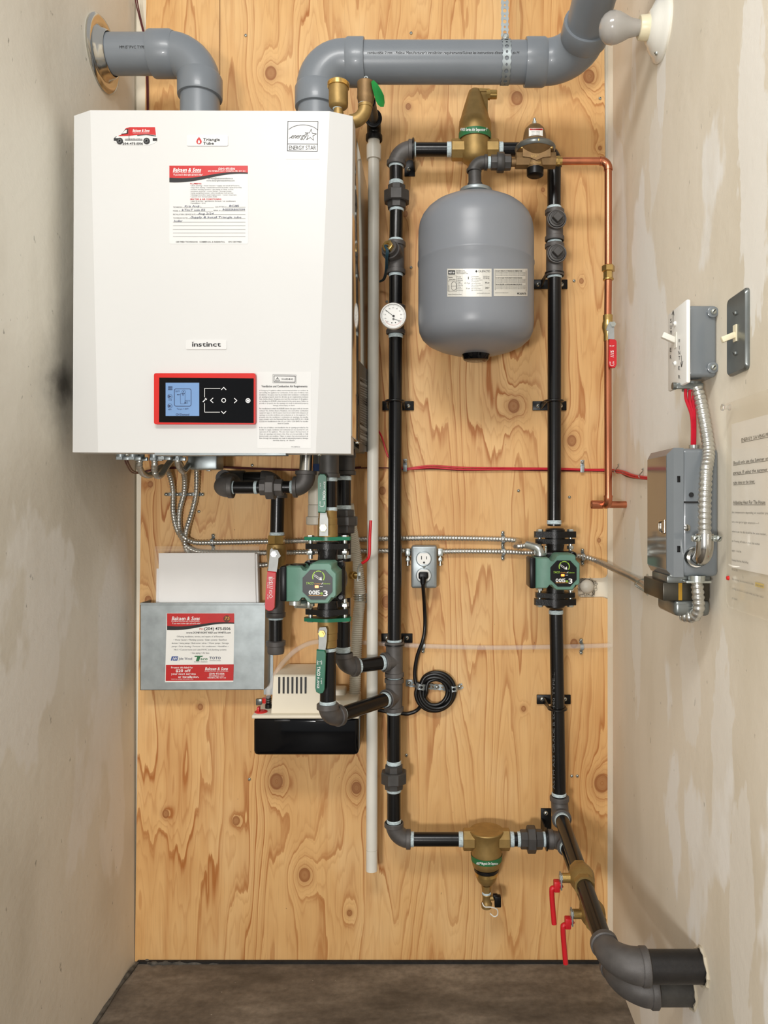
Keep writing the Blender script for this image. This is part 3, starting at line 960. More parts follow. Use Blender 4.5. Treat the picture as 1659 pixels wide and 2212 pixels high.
# perforated strap that carries the exhaust pipe
hs = thing('pipe_strap', 'perforated galvanised strap hanging the horizontal grey vent pipe', 'strap', P(1091, 180, dR))
def perforated(name, path, w, wdir, parent, pitch=.0125, th=.0008):
    """scalloped band along path with raised-edge holes; wdir = width direction"""
    ps = resample(smooth(path, 16), pitch / 16)
    fr_ = frames(ps)
    mb = MB()
    n = len(ps)
    wd = [w * (.48 + .045 * math.cos(i / 16 * 2 * math.pi)) for i in range(n)]
    top, hole = [], []
    L_ = []
    for i, p in enumerate(ps):
        t = fr_[i][0]
        wv = (wdir - t * wdir.dot(t)).normalized()
        nv = t.cross(wv)
        L_.append((p, wv, nv, wd[i]))
    v, f_ = [], []
    for (p, wv, nv, a), i in zip(L_, range(n)):
        ph = (i % 16) / 16.0
        big = (i // 16) % 2 == 0
        hr = (w * (.24 if big else .13)) * math.sqrt(max(0, 1 - ((ph - .5) / (.36 if big else .22)) ** 2)) if abs(ph - .5) < (.36 if big else .22) else 0
        for s_ in (-a, -hr, hr, a):
            v.append(p + wv * s_)
            v.append(p + wv * s_ + nv * th)
    for i in range(n - 1):
        for c in (0, 4):
            for q in (0, 1):
                a0 = i * 8 + c + q; b0 = (i + 1) * 8 + c + q
                f_.append((a0, a0 + 2, b0 + 2, b0))
        for c in (0, 2, 4, 6):
            f_.append((i * 8 + c, i * 8 + c + 1, (i + 1) * 8 + c + 1, (i + 1) * 8 + c))
    mb.add(v, f_)
    return mb.build(name, 'galvanised', parent, angle=60)
cpt = P(1091, yh, dR)
loop = []
for i in range(0, 17):
    a = math.radians(60 + i * 18)          # around the pipe from the back, over the front
    loop.append(cpt + Vector((0, -math.sin(a) * 1.0, math.cos(a))) * (RV + .0012))
loop = [cpt + Vector((0, -math.sin(math.radians(a)), math.cos(math.radians(a)))) * (RV + .0012) for a in range(8, 290, 14)]
perforated('strap_loop', loop, .019, RT, hs)
perforated('hanger', [cpt + Vector((-.001, -.006, RV + .001)), cpt + Vector((-.001, -.004, RV + .05)), cpt + Vector((-.001, 0, 1.5 - cpt.z + 1.0 + .25))], .017, RT, hs)
mb = MB(); q = cpt + Vector((0, -.010, RV + .006)); mb.lathe(q, FR, [(0, .008), (.004, .008), (.007, .004)], 6); mb.build('bolt', 'zinc_screw', hs)

# ---------------------------------------------------------------- lamp on the right wall
pl = on_x(XR, -1)(1432, 60)
lh = thing('lamp_holder', 'white porcelain lamp holder on right wall beside the vent pipe', 'lamp holder', pl)
LX = -RT
MB().lathe(pl, LX, [(0, .062), (.004, .063), (.009, .060), (.012, .052), (.02, .046), (.026, .034), (.030, .029), (.030, .0)], 40).build('base', 'porcelain', lh)
MB().lathe(pl + LX * .030, LX, [(0, .024), (.016, .0225), (.018, .021), (.018, .0)], 32).build('socket_collar', 'ivory', lh)
for s_ in (-1, 1):
    mb = MB(); screw_head(mb, pl + LX * .012 + UP * (.051 * s_), LX, .0045); mb.build('screw', ['zinc_screw', 'black_plastic'], lh)
bu = thing('light_bulb', 'unlit frosted light bulb in the white porcelain lamp holder', 'bulb', pl + LX * .048)
MB().lathe(pl + LX * .040, LX, [(0, .0135), (.01, .0135), (.012, .0145)], 28).build('metal_cap', 'plate_steel', bu)
MB().lathe(pl + LX * .048, LX, [(0, .0145), (.006, .0155), (.018, .018), (.03, .024), (.042, .0288), (.052, .0305), (.062, .029), (.071, .0235), (.077, .015), (.0795, .006), (.080, 0)], 40, caps=False).build('glass', 'bulb_glass', bu)

# ---------------------------------------------------------------- iron pipe kit
RP = .0168
DP = .09
def pipe(root, a, b, r=RP, mt='black_pipe'):
    return MB().cyl(a, b, r, 24).build('pipe', mt, root)
def tape(root, p, ax, L=.010, r=RP):
    ax = Vector(ax).normalized()
    n = 7
    pr = [(0, r)] + [(L * (i + .5) / n, r * (1.09 if i % 2 else 1.045)) for i in range(n)] + [(L, r)]
    return MB().lathe(Vector(p) - ax * (L / 2), ax, pr, 24).build('thread_tape', 'tape', root, angle=70)
def collar(mb, p, ax, L, r):
    """banded end of a threaded fitting; p = outer end, ax points into the fitting"""
    mb.lathe(p, ax, [(0, r * 1.1), (0, r * 1.36), (L * .1, r * 1.42), (L * .9, r * 1.42), (L, r * 1.3), (L, r * 1.1)], 28, caps=False)
def elbow(root, a, c, b, r=RP, mt='iron_fitting', R=None, cl=.011):
    a, c, b = Vector(a), Vector(c), Vector(b)
    mb = MB()
    mb.tube(bend(a, c, b, R), r * 1.25, 24)
    collar(mb, a, (c - a).normalized(), cl, r); collar(mb, b, (c - b).normalized(), cl, r)
    return mb.build('elbow', mt, root)
def tee(root, a, b, c=None, br=None, r=RP, mt='iron_fitting', cl=.011):
    a, b = Vector(a), Vector(b)
    mb = MB()
    mb.cyl(a, b, r * 1.25, 24)
    ax = (b - a).normalized()
    collar(mb, a, ax, cl, r); collar(mb, b, -ax, cl, r)
    if c is not None:
        c, br = Vector(c), Vector(br)
        mb.cyl(c, br, r * 1.25, 24)
        collar(mb, br, (c - br).normalized(), cl, r)
    return mb.build('tee', mt, root)
def union(root, a, b, r=RP, mt='iron_dark', nut=(.26, .74), big=1.95):
    a, b = Vector(a), Vector(b)
    ax = (b - a).normalized(); L = (b - a).length
    mb = MB()
    mb.lathe(a, ax, [(0, r * 1.2), (.0015, r * 1.36), (L * nut[0], r * 1.36)], 8)
    mb.lathe(a + ax * (L * nut[0]), ax, [(0, r * big * .93), (.002, r * big), (L * (nut[1] - nut[0]) - .002, r * big), (L * (nut[1] - nut[0]), r * big * .93)], 8)
    mb.lathe(a + ax * (L * nut[1]), ax, [(0, r * 1.45), (L * (1 - nut[1]) - .0015, r * 1.4), (L * (1 - nut[1]), r * 1.2)], 8)
    return mb.build('union', mt, root)
def plug(root, p, ax, r=.0155):
    mb = MB(); ax = Vector(ax)
    mb.lathe(p, ax, [(0, r * 1.25), (.003, r * 1.27), (.004, r * 1.0), (.006, r * .95)], 24)
    mb.lathe(p + ax * .006, ax, [(0, r * .86), (.010, r * .82), (.011, r * .72)], 4, ref=RT, phase=0)
    return mb.build('plug', 'iron_dark', root)

Q = lambda x, y: P(x, y, DP)
# ---- left riser
lr = thing('supply_riser', 'long black iron riser with gauge left of the grey tank', 'pipe', Q(851, 1830))
elbow(lr, Q(892, 323), Q(857, 323), Q(856, 358)); tape(lr, Q(894.5, 323), RT); tape(lr, Q(856, 358), UP)
pipe(lr, Q(892, 323), Q(976, 323)); tape(lr, Q(971, 323), RT, .013)
pipe(lr, Q(856, 356), Q(856, 404)); tape(lr, Q(856, 396), UP)
union(lr, Q(857, 401), Q(857, 452)); tape(lr, Q(857, 453), UP)
pipe(lr, Q(857, 450), Q(855.5, 525)); tape(lr, Q(855.5, 521), UP)
sens_dir = Vector((-.35, -.9, .25)).normalized()
tc_ = Q(855.5, 556)
tee(lr, Q(855.5, 523), Q(855.5, 592), tc_, tc_ + sens_dir * .034); tape(lr, Q(855.5, 593.5), UP)
pipe(lr, Q(855.5, 590), Q(855, 662))
tee(lr, Q(855, 660), Q(855, 722), Q(855, 690), Q(855, 690) + FR * .03); tape(lr, Q(855, 726), UP)
pipe(lr, Q(855, 722), Q(852, 1388)); tape(lr, Q(852, 1384), UP, .006)
tA, tB = Q(852, 1428), Q(851, 1505)
fe = P(708, 1556, .28); fe.z = tB.z
re_ = P(741, 1443, .168); re_.z = tA.z
dirA = (re_ - tA).normalized(); dirB = (fe - tB).normalized()
tee(lr, Q(852, 1386), Q(852, 1462), tA, tA + dirA * .032); tee(lr, Q(851.5, 1465), Q(851, 1536), tB, tB + dirB * .032)
tape(lr, Q(852, 1463.5), UP, .005); tape(lr, tA + dirA * .034, dirA); tape(lr, tB + dirB * .034, dirB, .012); tape(lr, Q(851, 1538), UP)
pipe(lr, Q(851, 1536), Q(851, 1655)); tape(lr, Q(851, 1647), UP)
union(lr, Q(851, 1652), Q(851, 1704)); tape(lr, Q(851, 1706), UP)
pipe(lr, Q(851, 1704), Q(851, 1780)); tape(lr, Q(851, 1774), UP)
elbow(lr, Q(851, 1776), Q(851, 1813), Q(887, 1813)); tape(lr, Q(890, 1813), RT)
pipe(lr, Q(887, 1813), Q(1003, 1813)); tape(lr, Q(996, 1813), RT, .012)

# ---- right riser
rr_ = thing('return_riser', 'long black iron riser with two plugged tees right of the tank', 'pipe', Q(1199, 1720))
pipe(rr_, Q(1074, 323), Q(1172, 323)); tape(rr_, Q(1081, 323), RT, .013)
mb = MB(); mb.tube(bend(Q(1165, 323), Q(1197, 323), Q(1197, 360)), RP * 1.12, 24); mb.build('elbow', 'black_pipe', rr_)
pipe(rr_, Q(1197, 352), Q(1197, 462)); tape(rr_, Q(1197, 451), UP)
tee(rr_, Q(1198, 454), Q(1198, 521), Q(1199, 482), Q(1199, 482) + FR * .028); plug(rr_, Q(1199, 482) + FR * .027, FR)
tape(rr_, Q(1198, 523.5), UP, .006)
tee(rr_, Q(1198, 527), Q(1198, 597), Q(1199, 555), Q(1199, 555) + FR * .028); plug(rr_, Q(1199, 555) + FR * .027, FR)
tape(rr_, Q(1198, 599), UP, .006)
pipe(rr_, Q(1198, 594), Q(1197, 1136)); tape(rr_, Q(1197, 1128), UP)
pipe(rr_, Q(1201, 1316), Q(1208, 1722)); tape(rr_, Q(1201, 1322), UP); tape(rr_, Q(1207.5, 1715), UP, .008)
# mill stencil down the lower pipe
g = on_cyl(Q(1204, 1500).x, -DP, RP)
mb = MB(); mb.text(g, 'ASTM A53 GRADE B SCH40 TYPE-E NPS 1 X .133', 1193.5, 1370, 1198.5, 1705, 0, .0004, False, 0, 90); mb.build('stencil', 'grey_ink', rr_)

# upper forward pipe: from the riser's foot toward the viewer and into the right wall
c1 = Q(1209, 1757)
e1 = Vector((P(1322, 2088, .655).x, -.655, P(1322, 2088, .655).z))
d1 = (e1 - c1).normalized()
fp = thing('upper_floor_pipe', 'upper of two black pipes sloping forward into the right wall', 'pipe', e1 - UP * .05)
def out_elbow(root, c, e, R1, r1, r2):
    """reducing elbow from the sloping pipe into a fatter stub in the right wall"""
    dd = (e - c).normalized()
    a = e - dd * .066
    path = bend(a, e, e + RT * .058, .058, 12)
    n = len(path)
    mb = MB()
    mb.tube(path, [r1 * 1.28 + (r2 * 1.12 - r1 * 1.28) * min(1, i / (n - 3)) for i in range(n)], 28)
    collar(mb, a, dd, .012, r1 * 1.05)
    mb.lathe(e + RT * .048, RT, [(0, r2 * 1.0), (0, r2 * 1.14), (.002, r2 * 1.2), (.012, r2 * 1.2), (.014, r2 * 1.1), (.014, r2)], 32, caps=False)
    return mb.build('elbow', 'iron_fitting', root)
elb = MB()
elb.tube(bend(Q(1208.5, 1720), c1, c1 + d1 * .03, .03), RP * 1.25, 24)
collar(elb, Q(1208.5, 1720), -UP, .011, RP); collar(elb, c1 + d1 * .034, -d1, .011, RP)
elb.build('elbow', 'iron_fitting', rr_)
tape(fp, c1 + d1 * .037, d1, .010)
pipe(fp, c1 + d1 * .034, e1 - d1 * .06)
RS = .0262
out_elbow(fp, c1, e1, .06, RP, RS)
tape(fp, e1 - d1 * .07, d1, .008)
MB().cyl(e1 + RT * .05, Vector((XR + .01, e1.y, e1.z)), RS, 28).build('stub', 'dark_stub', fp)

# lower forward pipe from the dirt separator run
c2 = Q(1218, 1813)
e2 = Vector((P(1344, 2138, .60).x, -.60, P(1344, 2138, .60).z))
d2 = (e2 - c2).normalized()
fp2 = thing('lower_floor_pipe', 'lower black pipe behind, running from dirt separator into the right wall', 'pipe', e2 - UP * .05)
pipe(fp2, Q(1100, 1813), Q(1130, 1813)); tape(fp2, Q(1106, 1813), RT, .010); tape(fp2, Q(1121, 1813), RT, .008)
union(fp2, Q(1124, 1813), Q(1172, 1813), nut=(.3, .68)); tape(fp2, Q(1178, 1813), RT, .012); 
mb = MB(); mb.tube(bend(Q(1178, 1813), c2, c2 + d2 * .035, .035), RP * 1.25, 24); collar(mb, Q(1184, 1813), RT, .013, RP); collar(mb, c2 + d2 * .036, -d2, .011, RP); mb.build('elbow', 'iron_fitting', fp2)
pipe(fp2, Q(1168, 1813), Q(1190, 1813)); pipe(fp2, c2 + d2 * .034, e2 - d2 * .06); tape(fp2, c2 + d2 * .04, d2)
out_elbow(fp2, c2, e2, .06, RP, RS)
MB().cyl(e2 + RT * .05, Vector((XR + .01, e2.y, e2.z)), RS, 28).build('stub', 'dusty_pipe', fp2)

# crumbled hole edge around the stubs
mb = MB()
for cc in (e1, e2):
    n = 26
    loop = []
    for i in range(n):
        a = 2 * math.pi * i / n
        q = RS * random.uniform(1.04, 1.22)
        loop.append(Vector((XR - .001, cc.y + math.cos(a) * q, cc.z + math.sin(a) * q)))
    mb.tube(loop, [random.uniform(.0015, .0045) for _ in loop], 6, closed=True)
ob = mb.build('trim_4', 'filler'); structure(ob, 'crumbled plaster edge around the two pipe holes', 'trim')

def lever_valve(root, c, ax, side, r=RP, stem=.034):
    """brass ball valve on a pipe: body along ax, stem along side"""
    ax = Vector(ax).normalized(); side = Vector(side); side = (side - ax * side.dot(ax)).normalized()
    mb = MB()
    mb.lathe(c - ax * .033, ax, [(0, r * 1.3), (.012, r * 1.3)], 8)
    mb.lathe(c - ax * .021, ax, [(0, r * 1.25), (.006, r * 1.5), (.016, r * 1.62), (.030, r * 1.5), (.040, r * 1.25)], 28)
    mb.lathe(c + ax * .019, ax, [(0, r * 1.3), (.014, r * 1.3)], 8)
    mb.build('body', 'cast_brass', root)
    mb = MB(); mb.cyl(c + side * (r * 1.2), c + side * (r * 1.2 + stem * .6), .0095, 18); mb.build('stem', 'brass', root)
    return c + side * (r * 1.2 + stem * .6), side

for nm, c, dd, hub, tip, lab in [('ball_valve', c1, d1, (1213, 1909), (1197, 1996), 'brass ball valve with red lever on the upper sloping pipe'), ('ball_valve', c2, d2, (1240, 1985), (1222, 2082), 'brass ball valve with red lever hanging lowest, on the lower sloping pipe')]:
    # point of the pipe where the valve sits
    yv = hub[1] - 12
    t = min((i / 400 for i in range(400)), key=lambda s: abs(CY - ((c + dd * (s * .7)).z - H0) / k(-(c + dd * (s * .7)).y) - yv))
    cv = c + dd * (t * .7)
    bv = thing(nm, lab, 'valve', cv - UP * .03)
    h, sd = lever_valve(bv, cv, dd, -RT)
    mb = MB(); mb.lathe(h, sd, [(0, .009), (.006, .009)], 6); mb.build('nut', 'zinc_screw', bv)
    dh = -h.y
    p0 = h + sd * .001
    kk = k(dh)
    tipw = P(tip[0], tip[1], dh)
    v = tipw - p0
    path = [p0 + Vector((0, 0, .006)), p0 + Vector((0, 0, -.012)), p0 + v * .22 + sd * .012, p0 + v * .30 + sd * .016, p0 + v]
    mb = MB(); mb.box(p0 + Vector((-.002, 0, -.006)), (.003, .022, .03), bev=.001)
    mb.build('lever_plate', 'galvanised', bv)
    mb = MB()
    pp = smooth(path[1:], 6)
    mb.tube(pp, [.0075 if i < 3 else .0055 for i in range(len(pp))], 10)
    mb.box(p0 + v * .17 + sd * .008, (.012, .016, .022), bev=.002)
    mb.build('red_grip', 'red_vinyl', bv)

# ---------------------------------------------------------------- pipe clamps on the plywood
def clamp(label, x, y, px, w0, w1, d=DP, h=.024, bolts=None):
    """black split-ring clamp: wall strip from px w0..w1 at height y, ring around the pipe at px"""
    z = P(x, y, 0).z
    r = thing('pipe_clamp', label, 'clamp', P(x, y, 0), 'black pipe clamps on the plywood')
    a, b = P(w0, y, 0), P(w1, y, 0)
    mb = MB(); mb.box(Vector(((a.x + b.x) / 2, -.003, z)), (b.x - a.x, .006, h), bev=.001)
    c = Vector((P(px, y, d).x, -d, z))
    for s_ in (-1, 1):
        mb.prism([Vector((c.x + s_ * RP * 1.15, -.004, z - .01)), Vector((c.x + s_ * RP * 1.15, -.004, z + .008)), Vector((c.x + s_ * RP * 1.1, -d + .004, z + .004)), Vector((c.x + s_ * RP * 1.1, -d + .004, z - .004))], Vector((s_ * .003, 0, 0)))
    mb.build('bracket', 'black_plastic', r)
    MB().lathe(c - UP * .003, UP, [(0, RP * 1.02), (0, RP * 1.3), (.0015, RP * 1.45), (.0045, RP * 1.45), (.006, RP * 1.3), (.006, RP * 1.02)], 28, caps=False).build('ring', 'black_cast', r)
    for bx in (bolts or [w0 + 12, w1 - 12]):
        mb = MB(); screw_head(mb, P(bx, y, .006), FR, .0058); mb.build('bolt', ['zinc_screw', 'black_plastic'], r)
clamp('black clamp on left riser level with the side label', 860, 877, 853, 826, 894)
clamp('black clamp on left riser just above the lower tees', 858, 1378, 852, 824, 891)
clamp('black clamp on right riser just below the plugged tees', 1190, 615, 1198, 1150, 1225)
clamp('black clamp on right riser level with the tank-height knot', 1186, 877, 1197, 1150, 1223)
clamp('black clamp on right riser below the right circulator pump', 1195, 1510, 1204, 1159, 1232)
# two clamps hold horizontal pipes: upright strip beside them
def vclamp(label, x, y0, y1, pxr, pyr, bolt):
    r = thing('pipe_clamp', label, 'clamp', P(x, y1, 0), 'black pipe clamps on the plywood')
    c = Q(pxr, pyr)
    a, b = P(x, y0, 0), P(x, y1, 0)
    mb = MB(); mb.box(Vector((a.x, -.003, (a.z + b.z) / 2)), (.027, .006, a.z - b.z), bev=.001)
    mb.prism([Vector((c.x - .001, -.004, c.z - RP)), Vector((c.x - .001, -.004, c.z + RP)), Vector((c.x - .001, -DP, c.z + RP * 1.2)), Vector((c.x - .001, -DP, c.z - RP * 1.2))], Vector((.003, 0, 0)))
    mb.build('bracket', 'black_plastic', r)
    MB().lathe(c - RT * .003, RT, [(0, RP * 1.02), (0, RP * 1.4), (.0015, RP * 1.62), (.0045, RP * 1.62), (.006, RP * 1.4), (.006, RP * 1.02)], 28, caps=False).build('ring', 'black_cast', r)
    mb = MB(); screw_head(mb, P(bolt[0], bolt[1], .006), FR, .0058); mb.build('bolt', ['zinc_screw', 'black_plastic'], r)
vclamp('black clamp hanging under the top left elbow', 885, 318, 382, 893, 323, (883, 366))
vclamp('black clamp standing beside the foot of the right riser', 1179, 1745, 1822, 1180, 1813, (1179, 1756))

# ---------------------------------------------------------------- air separator
asx = Q(1027, 323)
sp = thing('air_separator', 'cone-topped cast brass air separator with green band above tank', 'separator', Q(1027, 358))
K9 = k(DP)
prof = []
for y, r in [(357, 6), (354, 18), (347, 27), (338, 31), (318, 32), (300, 32.5), (288, 34.5), (276, 35), (264, 34), (259, 32), (257, 31), (245, 28), (225, 22), (207, 16.5), (198, 13.5), (194.5, 10), (193, 3)]:
    prof.append(((358 - y) * K9, r * K9))
MB().lathe(Q(1026, 358), UP, prof, 40).build('body', 'cast_brass', sp)
for s_, a, b in ((-1, 975, 1004), (1, 1050, 1077)):
    mb = MB(); mb.lathe(Q(a, 324), RT, [(0, 20 * K9), (.002, 22.5 * K9), ((b - a) * K9 - .002, 22.5 * K9), ((b - a) * K9, 20 * K9)], 8); mb.build('hex_end', 'cast_brass', sp)
mb = MB()
mb.prism([Q(1034, 196), Q(1056, 197), Q(1057, 207), Q(1053, 216), Q(1053, 252), Q(1048, 240), Q(1040, 215)], FR * .012)
mb.prism([Q(1033, 197) + FR * .012, Q(1053, 198) + FR * .012, Q(1053, 204) + FR * .012, Q(1036, 204) + FR * .012], FR * .002)
mb.build('vent_arm', 'cast_brass', sp)
mb = MB(); mb.cyl(Q(1055, 207) + FR * .006, Q(1073, 207) + FR * .006, 9.5 * K9, 24, bev=.001); mb.cyl(Q(1050, 207) + FR * .006, Q(1058, 207) + FR * .006, 11 * K9, 8); mb.build('vent_outlet', 'brass', sp)
bx = Q(1026, 300)
RB = 34.9 * K9
gb = on_cyl(bx.x, -DP, RB)
kf = k(DP + RB); zb0, zb1 = (CY - 287) * kf + H0, (CY - 272) * kf + H0
MB().lathe(Vector((bx.x, -DP, zb0)), UP, [(0, RB + .0003), (zb1 - zb0, RB + .0003)], 48, caps=False).build('green_band', 'taco_green', sp)
mb = MB(); gg = on_cyl(bx.x, -DP, RB + .0003)
mb.text(gg, '4900 Series Air Separator 1"', 994, 276, 1053, 283, 0, .0005, True); mb.build('print', 'white_ink', sp)

# ---------------------------------------------------------------- dirt separator
dsx = Q(1050, 1813)
ds = thing('dirt_separator', 'flat-topped cast brass dirt separator with green band and drain', 'separator', Q(1052, 1960))
prof = []
for y, r in [(1911, 5), (1909, 13), (1902, 19), (1895, 22), (1889.5, 23)]: prof.append(((1960 - y) * K9, r * K9))
pb = Q(1051, 1960)
MB().lathe(pb, UP, prof, 36).build('lower_bowl', 'cast_brass', ds)
MB().lathe(pb, UP, [((1960 - y) * K9, r * K9) for y, r in [(1889.5, 22.5), (1889, 24.2), (1882, 24.2), (1881.5, 22)]], 36).build('brass_ring', 'brass', ds)
MB().lathe(pb, UP, [((1960 - y) * K9, r * K9) for y, r in [(1882, 24), (1879, 27), (1873, 27.5), (1872, 25)]], 36).build('rubber_ring', 'black_rubber', ds)
MB().lathe(pb, UP, [((1960 - y) * K9, r * K9) for y, r in [(1872, 27), (1870, 29.5), (1862, 31.5), (1850, 33.5), (1835, 33), (1815, 32), (1805, 33), (1797, 36.5), (1794, 37.5), (1792, 36.5), (1792, 2)]], 44).build('body', 'cast_brass', ds)
for a, b in ((1000, 1026), (1075, 1101)):
    mb = MB(); mb.lathe(Q(a, 1813), RT, [(0, 20 * K9), (.002, 23 * K9), ((b - a) * K9 - .002, 23 * K9), ((b - a) * K9, 20 * K9)], 8, phase=.5); mb.build('hex_end', 'cast_brass', ds)
kf = k(DP + .038); zt, zu = (CY - 1872.5) * kf + H0, (CY - 1859.5) * kf + H0
RBd = 34.2 * K9
MB().lathe(Vector((pb.x, -DP, zt)), UP, [(0, RBd - .0012), (zu - zt, RBd)], 48, caps=False).build('green_band', 'taco_green', ds)
gg = on_cyl(pb.x, -DP, RBd + .0003)
mb = MB(); mb.text(gg, '4900™ Magnetic Dirt Separator', 1029, 1862.5, 1076, 1868, 0, .0004, True); mb.build('print', 'white_ink', ds)
mb = MB()
mb.lathe(pb, UP, [((1960 - y) * K9, r * K9) for y, r in [(1930, 9), (1912, 11)]], 6)
mb.lathe(pb, UP, [((1960 - y) * K9, r * K9) for y, r in [(1962, 8), (1960, 11), (1952, 12), (1948, 10), (1945, 9), (1936, 9), (1932, 10.5), (1929, 9)]], 24)
mb.cyl(Q(1056, 1940), Q(1068, 1940), .006, 14); mb.build('drain_cock', 'cast_brass', ds)
tape(ds, Q(1051, 1930), UP, .007, .0105)
mb = MB(); mb.box(Q(1075, 1946), (.016, .016, .026), bev=.002); mb.box(Q(1070, 1937), (.012, .012, .012), bev=.002); mb.build('drain_handle', 'black_plastic', ds)
mb = MB(); mb.tube(smooth([Q(1041, 1944) + FR * .012, Q(1046, 1951) + FR * .016, Q(1060, 1953) + FR * .014, Q(1073, 1960) + FR * .01, Q(1074, 1972) + FR * .008, Q(1067, 1976) + FR * .008, Q(1058, 1970) + FR * .006], 8), .0015, 8); mb.build('cap_strap', 'white_pvc', ds)

# ---------------------------------------------------------------- expansion tank and its fittings
DT = .185
KT = k(DT)
T = lambda x, y: P(x, y, DT)
tk = thing('expansion_tank', 'grey steel expansion tank hanging between the two risers', 'tank', T(1028, 785))
tb = T(1028, 790)
RTK = 124.5 * KT
pr = [(y, r) for y, r in [(768, 2), (767, 28), (762, 55), (754, 82), (744, 103), (732, 116), (718, 122.5), (700, 124.5), (640, 124.5), (600, 124.5), (577, 124.5), (574, 125.8), (570, 125.8), (567, 124.5), (520, 124.5), (500, 124), (485, 121.5), (472, 116), (460, 107), (450, 95), (440, 76), (432, 54), (428, 36), (427, 5)]]
MB().lathe(tb, UP, [((790 - y) * KT, r * KT) for y, r in pr], 64).build('shell', 'tank_grey', tk, angle=30)
MB().lathe(tb, UP, [((790 - y) * KT, r * KT) for y, r in [(779, 24), (777, 27), (766, 31), (760, 33)]], 36).build('air_valve_cap', 'gloss_black', tk)
MB().lathe(tb, UP, [((790 - y) * KT, r * KT) for y, r in [(428, 30), (421, 30), (419, 35), (415, 36), (412, 35), (410, 30), (409, 14), (405, 12), (398, 12)]], 40).build('neck_flange', 'galvanised', tk)
gt = on_cyl(tb.x, -DT, RTK)
def sag(x): return 0
lb = MB(); lb.rect(gt, 966, 580.5, 1062, 641, 0, .0006, 14); lb = lb.build('spec_label', 'label_silver', tk)
lb2 = MB(); lb2.rect(gt, 1066.5, 580.5, 1139.5, 639.5, 0, .0006, 14); lb2 = lb2.build('notice_label', 'label_silver', tk)
mb = MB()
mb.rect(gt, 968, 584, 983, 593, 0, .001, 2); mb.text(gt, 'HGT-30', 969.5, 586.5, 981.5, 590.5, 1, .0014, True)
for i, t in enumerate(['EXPANSION TANK', 'RESERVOIR D EXPANSION', 'VASE D EXPANSION TANK']): mb.text(gt, t, 985, 583.6 + i * 3, 1004 + i * 3.5, 585.8 + i * 3, 0, .001)
mb.poly(gt, [(1029, 583), (1031.5, 586), (1029, 589), (1026.5, 586)], 0, .001); mb.text(gt, 'CALEFACTIO', 1033, 583.5, 1058.5, 588, 0, .001)
mb.text(gt, 'Model/No:', 969, 598, 978, 600.4, 0, .001, True); mb.text(gt, 'JUN 2023', 970.5, 602.4, 983.5, 605, 0, .001, True)
mb.line(gt, [(967.5, 596), (986.5, 596), (986.5, 629), (967.5, 629)], .5, 0, .001, True); mb.line(gt, [(967.5, 607), (986.5, 607)], .5, 0, .001)
pts = [(975, 618), (975, 613), (977, 609.5), (980, 608.5), (983.5, 609.5), (985.5, 613), (985.5, 623), (983.5, 626), (980, 627), (977, 626), (975, 623)]
mb.line(gt, pts, .6, 0, .001, True); mb.line(gt, [(975, 618), (985.5, 618)], .5, 0, .001); mb.line(gt, [(969.5, 616), (969.5, 628.5)], .7, 0, .001)
for i, t in enumerate(['Max volume', 'Accept volume', 'Diameter', 'Height', 'Capacity', 'Capacite', 'Precharge', 'Pressure', 'Pression']): mb.text(gt, t, 988, 596.5 + i * 3.7, 996 + (i % 3) * 2, 598.8 + i * 3.7, 2, .001)
mb.text(gt, '4.5 / 17 gal', 1003, 610, 1015, 612.6, 0, .001); mb.text(gt, '12 psi', 1007, 621.4, 1015, 624, 0, .001); mb.rect(gt, 1011, 597.5, 1012.6, 603, 0, .001)
for i in range(9): mb.text(gt, 'Max working pressure', 1018.5, 596 + i * 3.7, 1034 + (i % 3) * 4, 598 + i * 3.7, 2, .001)
mb.text(gt, 'CLR 30 psi', 1044, 596, 1057, 598.8, 0, .001); mb.text(gt, 'CLV 100 psi', 1044, 599.6, 1057, 602.4, 0, .001); mb.text(gt, '100 psi', 1048, 609, 1057, 612, 0, .001, True); mb.text(gt, '240 F', 1048, 620, 1057, 623.4, 0, .001, True)
for y in (605, 615.5, 628): mb.line(gt, [(1018, y), (1058.5, y)], .35, 2, .001)
mb.text(gt, 'Maximum Working Pressure Manual', 968, 634.6, 997, 636.8, 0, .001); mb.text(gt, 'www.calefactio.com', 1030, 632, 1058, 634.2, 2, .001)
mb.build('print', ['black_ink', 'white_ink', 'grey_ink'], lb)
mb = MB()
mb.line(gt, [(1069.5, 583), (1137, 585), (1137, 629), (1069.5, 626)], .5, 0, .001, True)
for y0_, t in ((584, 'DO NOT OPERATE AT PRESSURE OR TEMPERATURE'), (599, 'DO NOT EXCEED THE MAXIMUM WORKING PRESSURE'), (613, 'NE PAS DEPASSER LA PRESSION MAXIMALE DE SERVICE')):
    mb.text(gt, t, 1071, y0_, 1128, y0_ + 2.4, 0, .001, True)
    for i in range(3): mb.text(gt, 'must be installed in accordance with local codes and a relief valve installed', 1071, y0_ + 3.4 + i * 2.9, 1135, y0_ + 5.3 + i * 2.9, 1, .001)
mb.text(gt, 'Questions? www.calefactio.com', 1069.5, 631, 1098, 633.2, 1, .001); mb.text(gt, 'CALEFACTIO', 1121.5, 632, 1137, 636, 0, .001, True); mb.poly(gt, [(1119, 631), (1120.6, 634), (1119, 636.6), (1117.4, 634)], 0, .001)
mb.build('print', ['black_ink', 'grey_ink'], lb2)

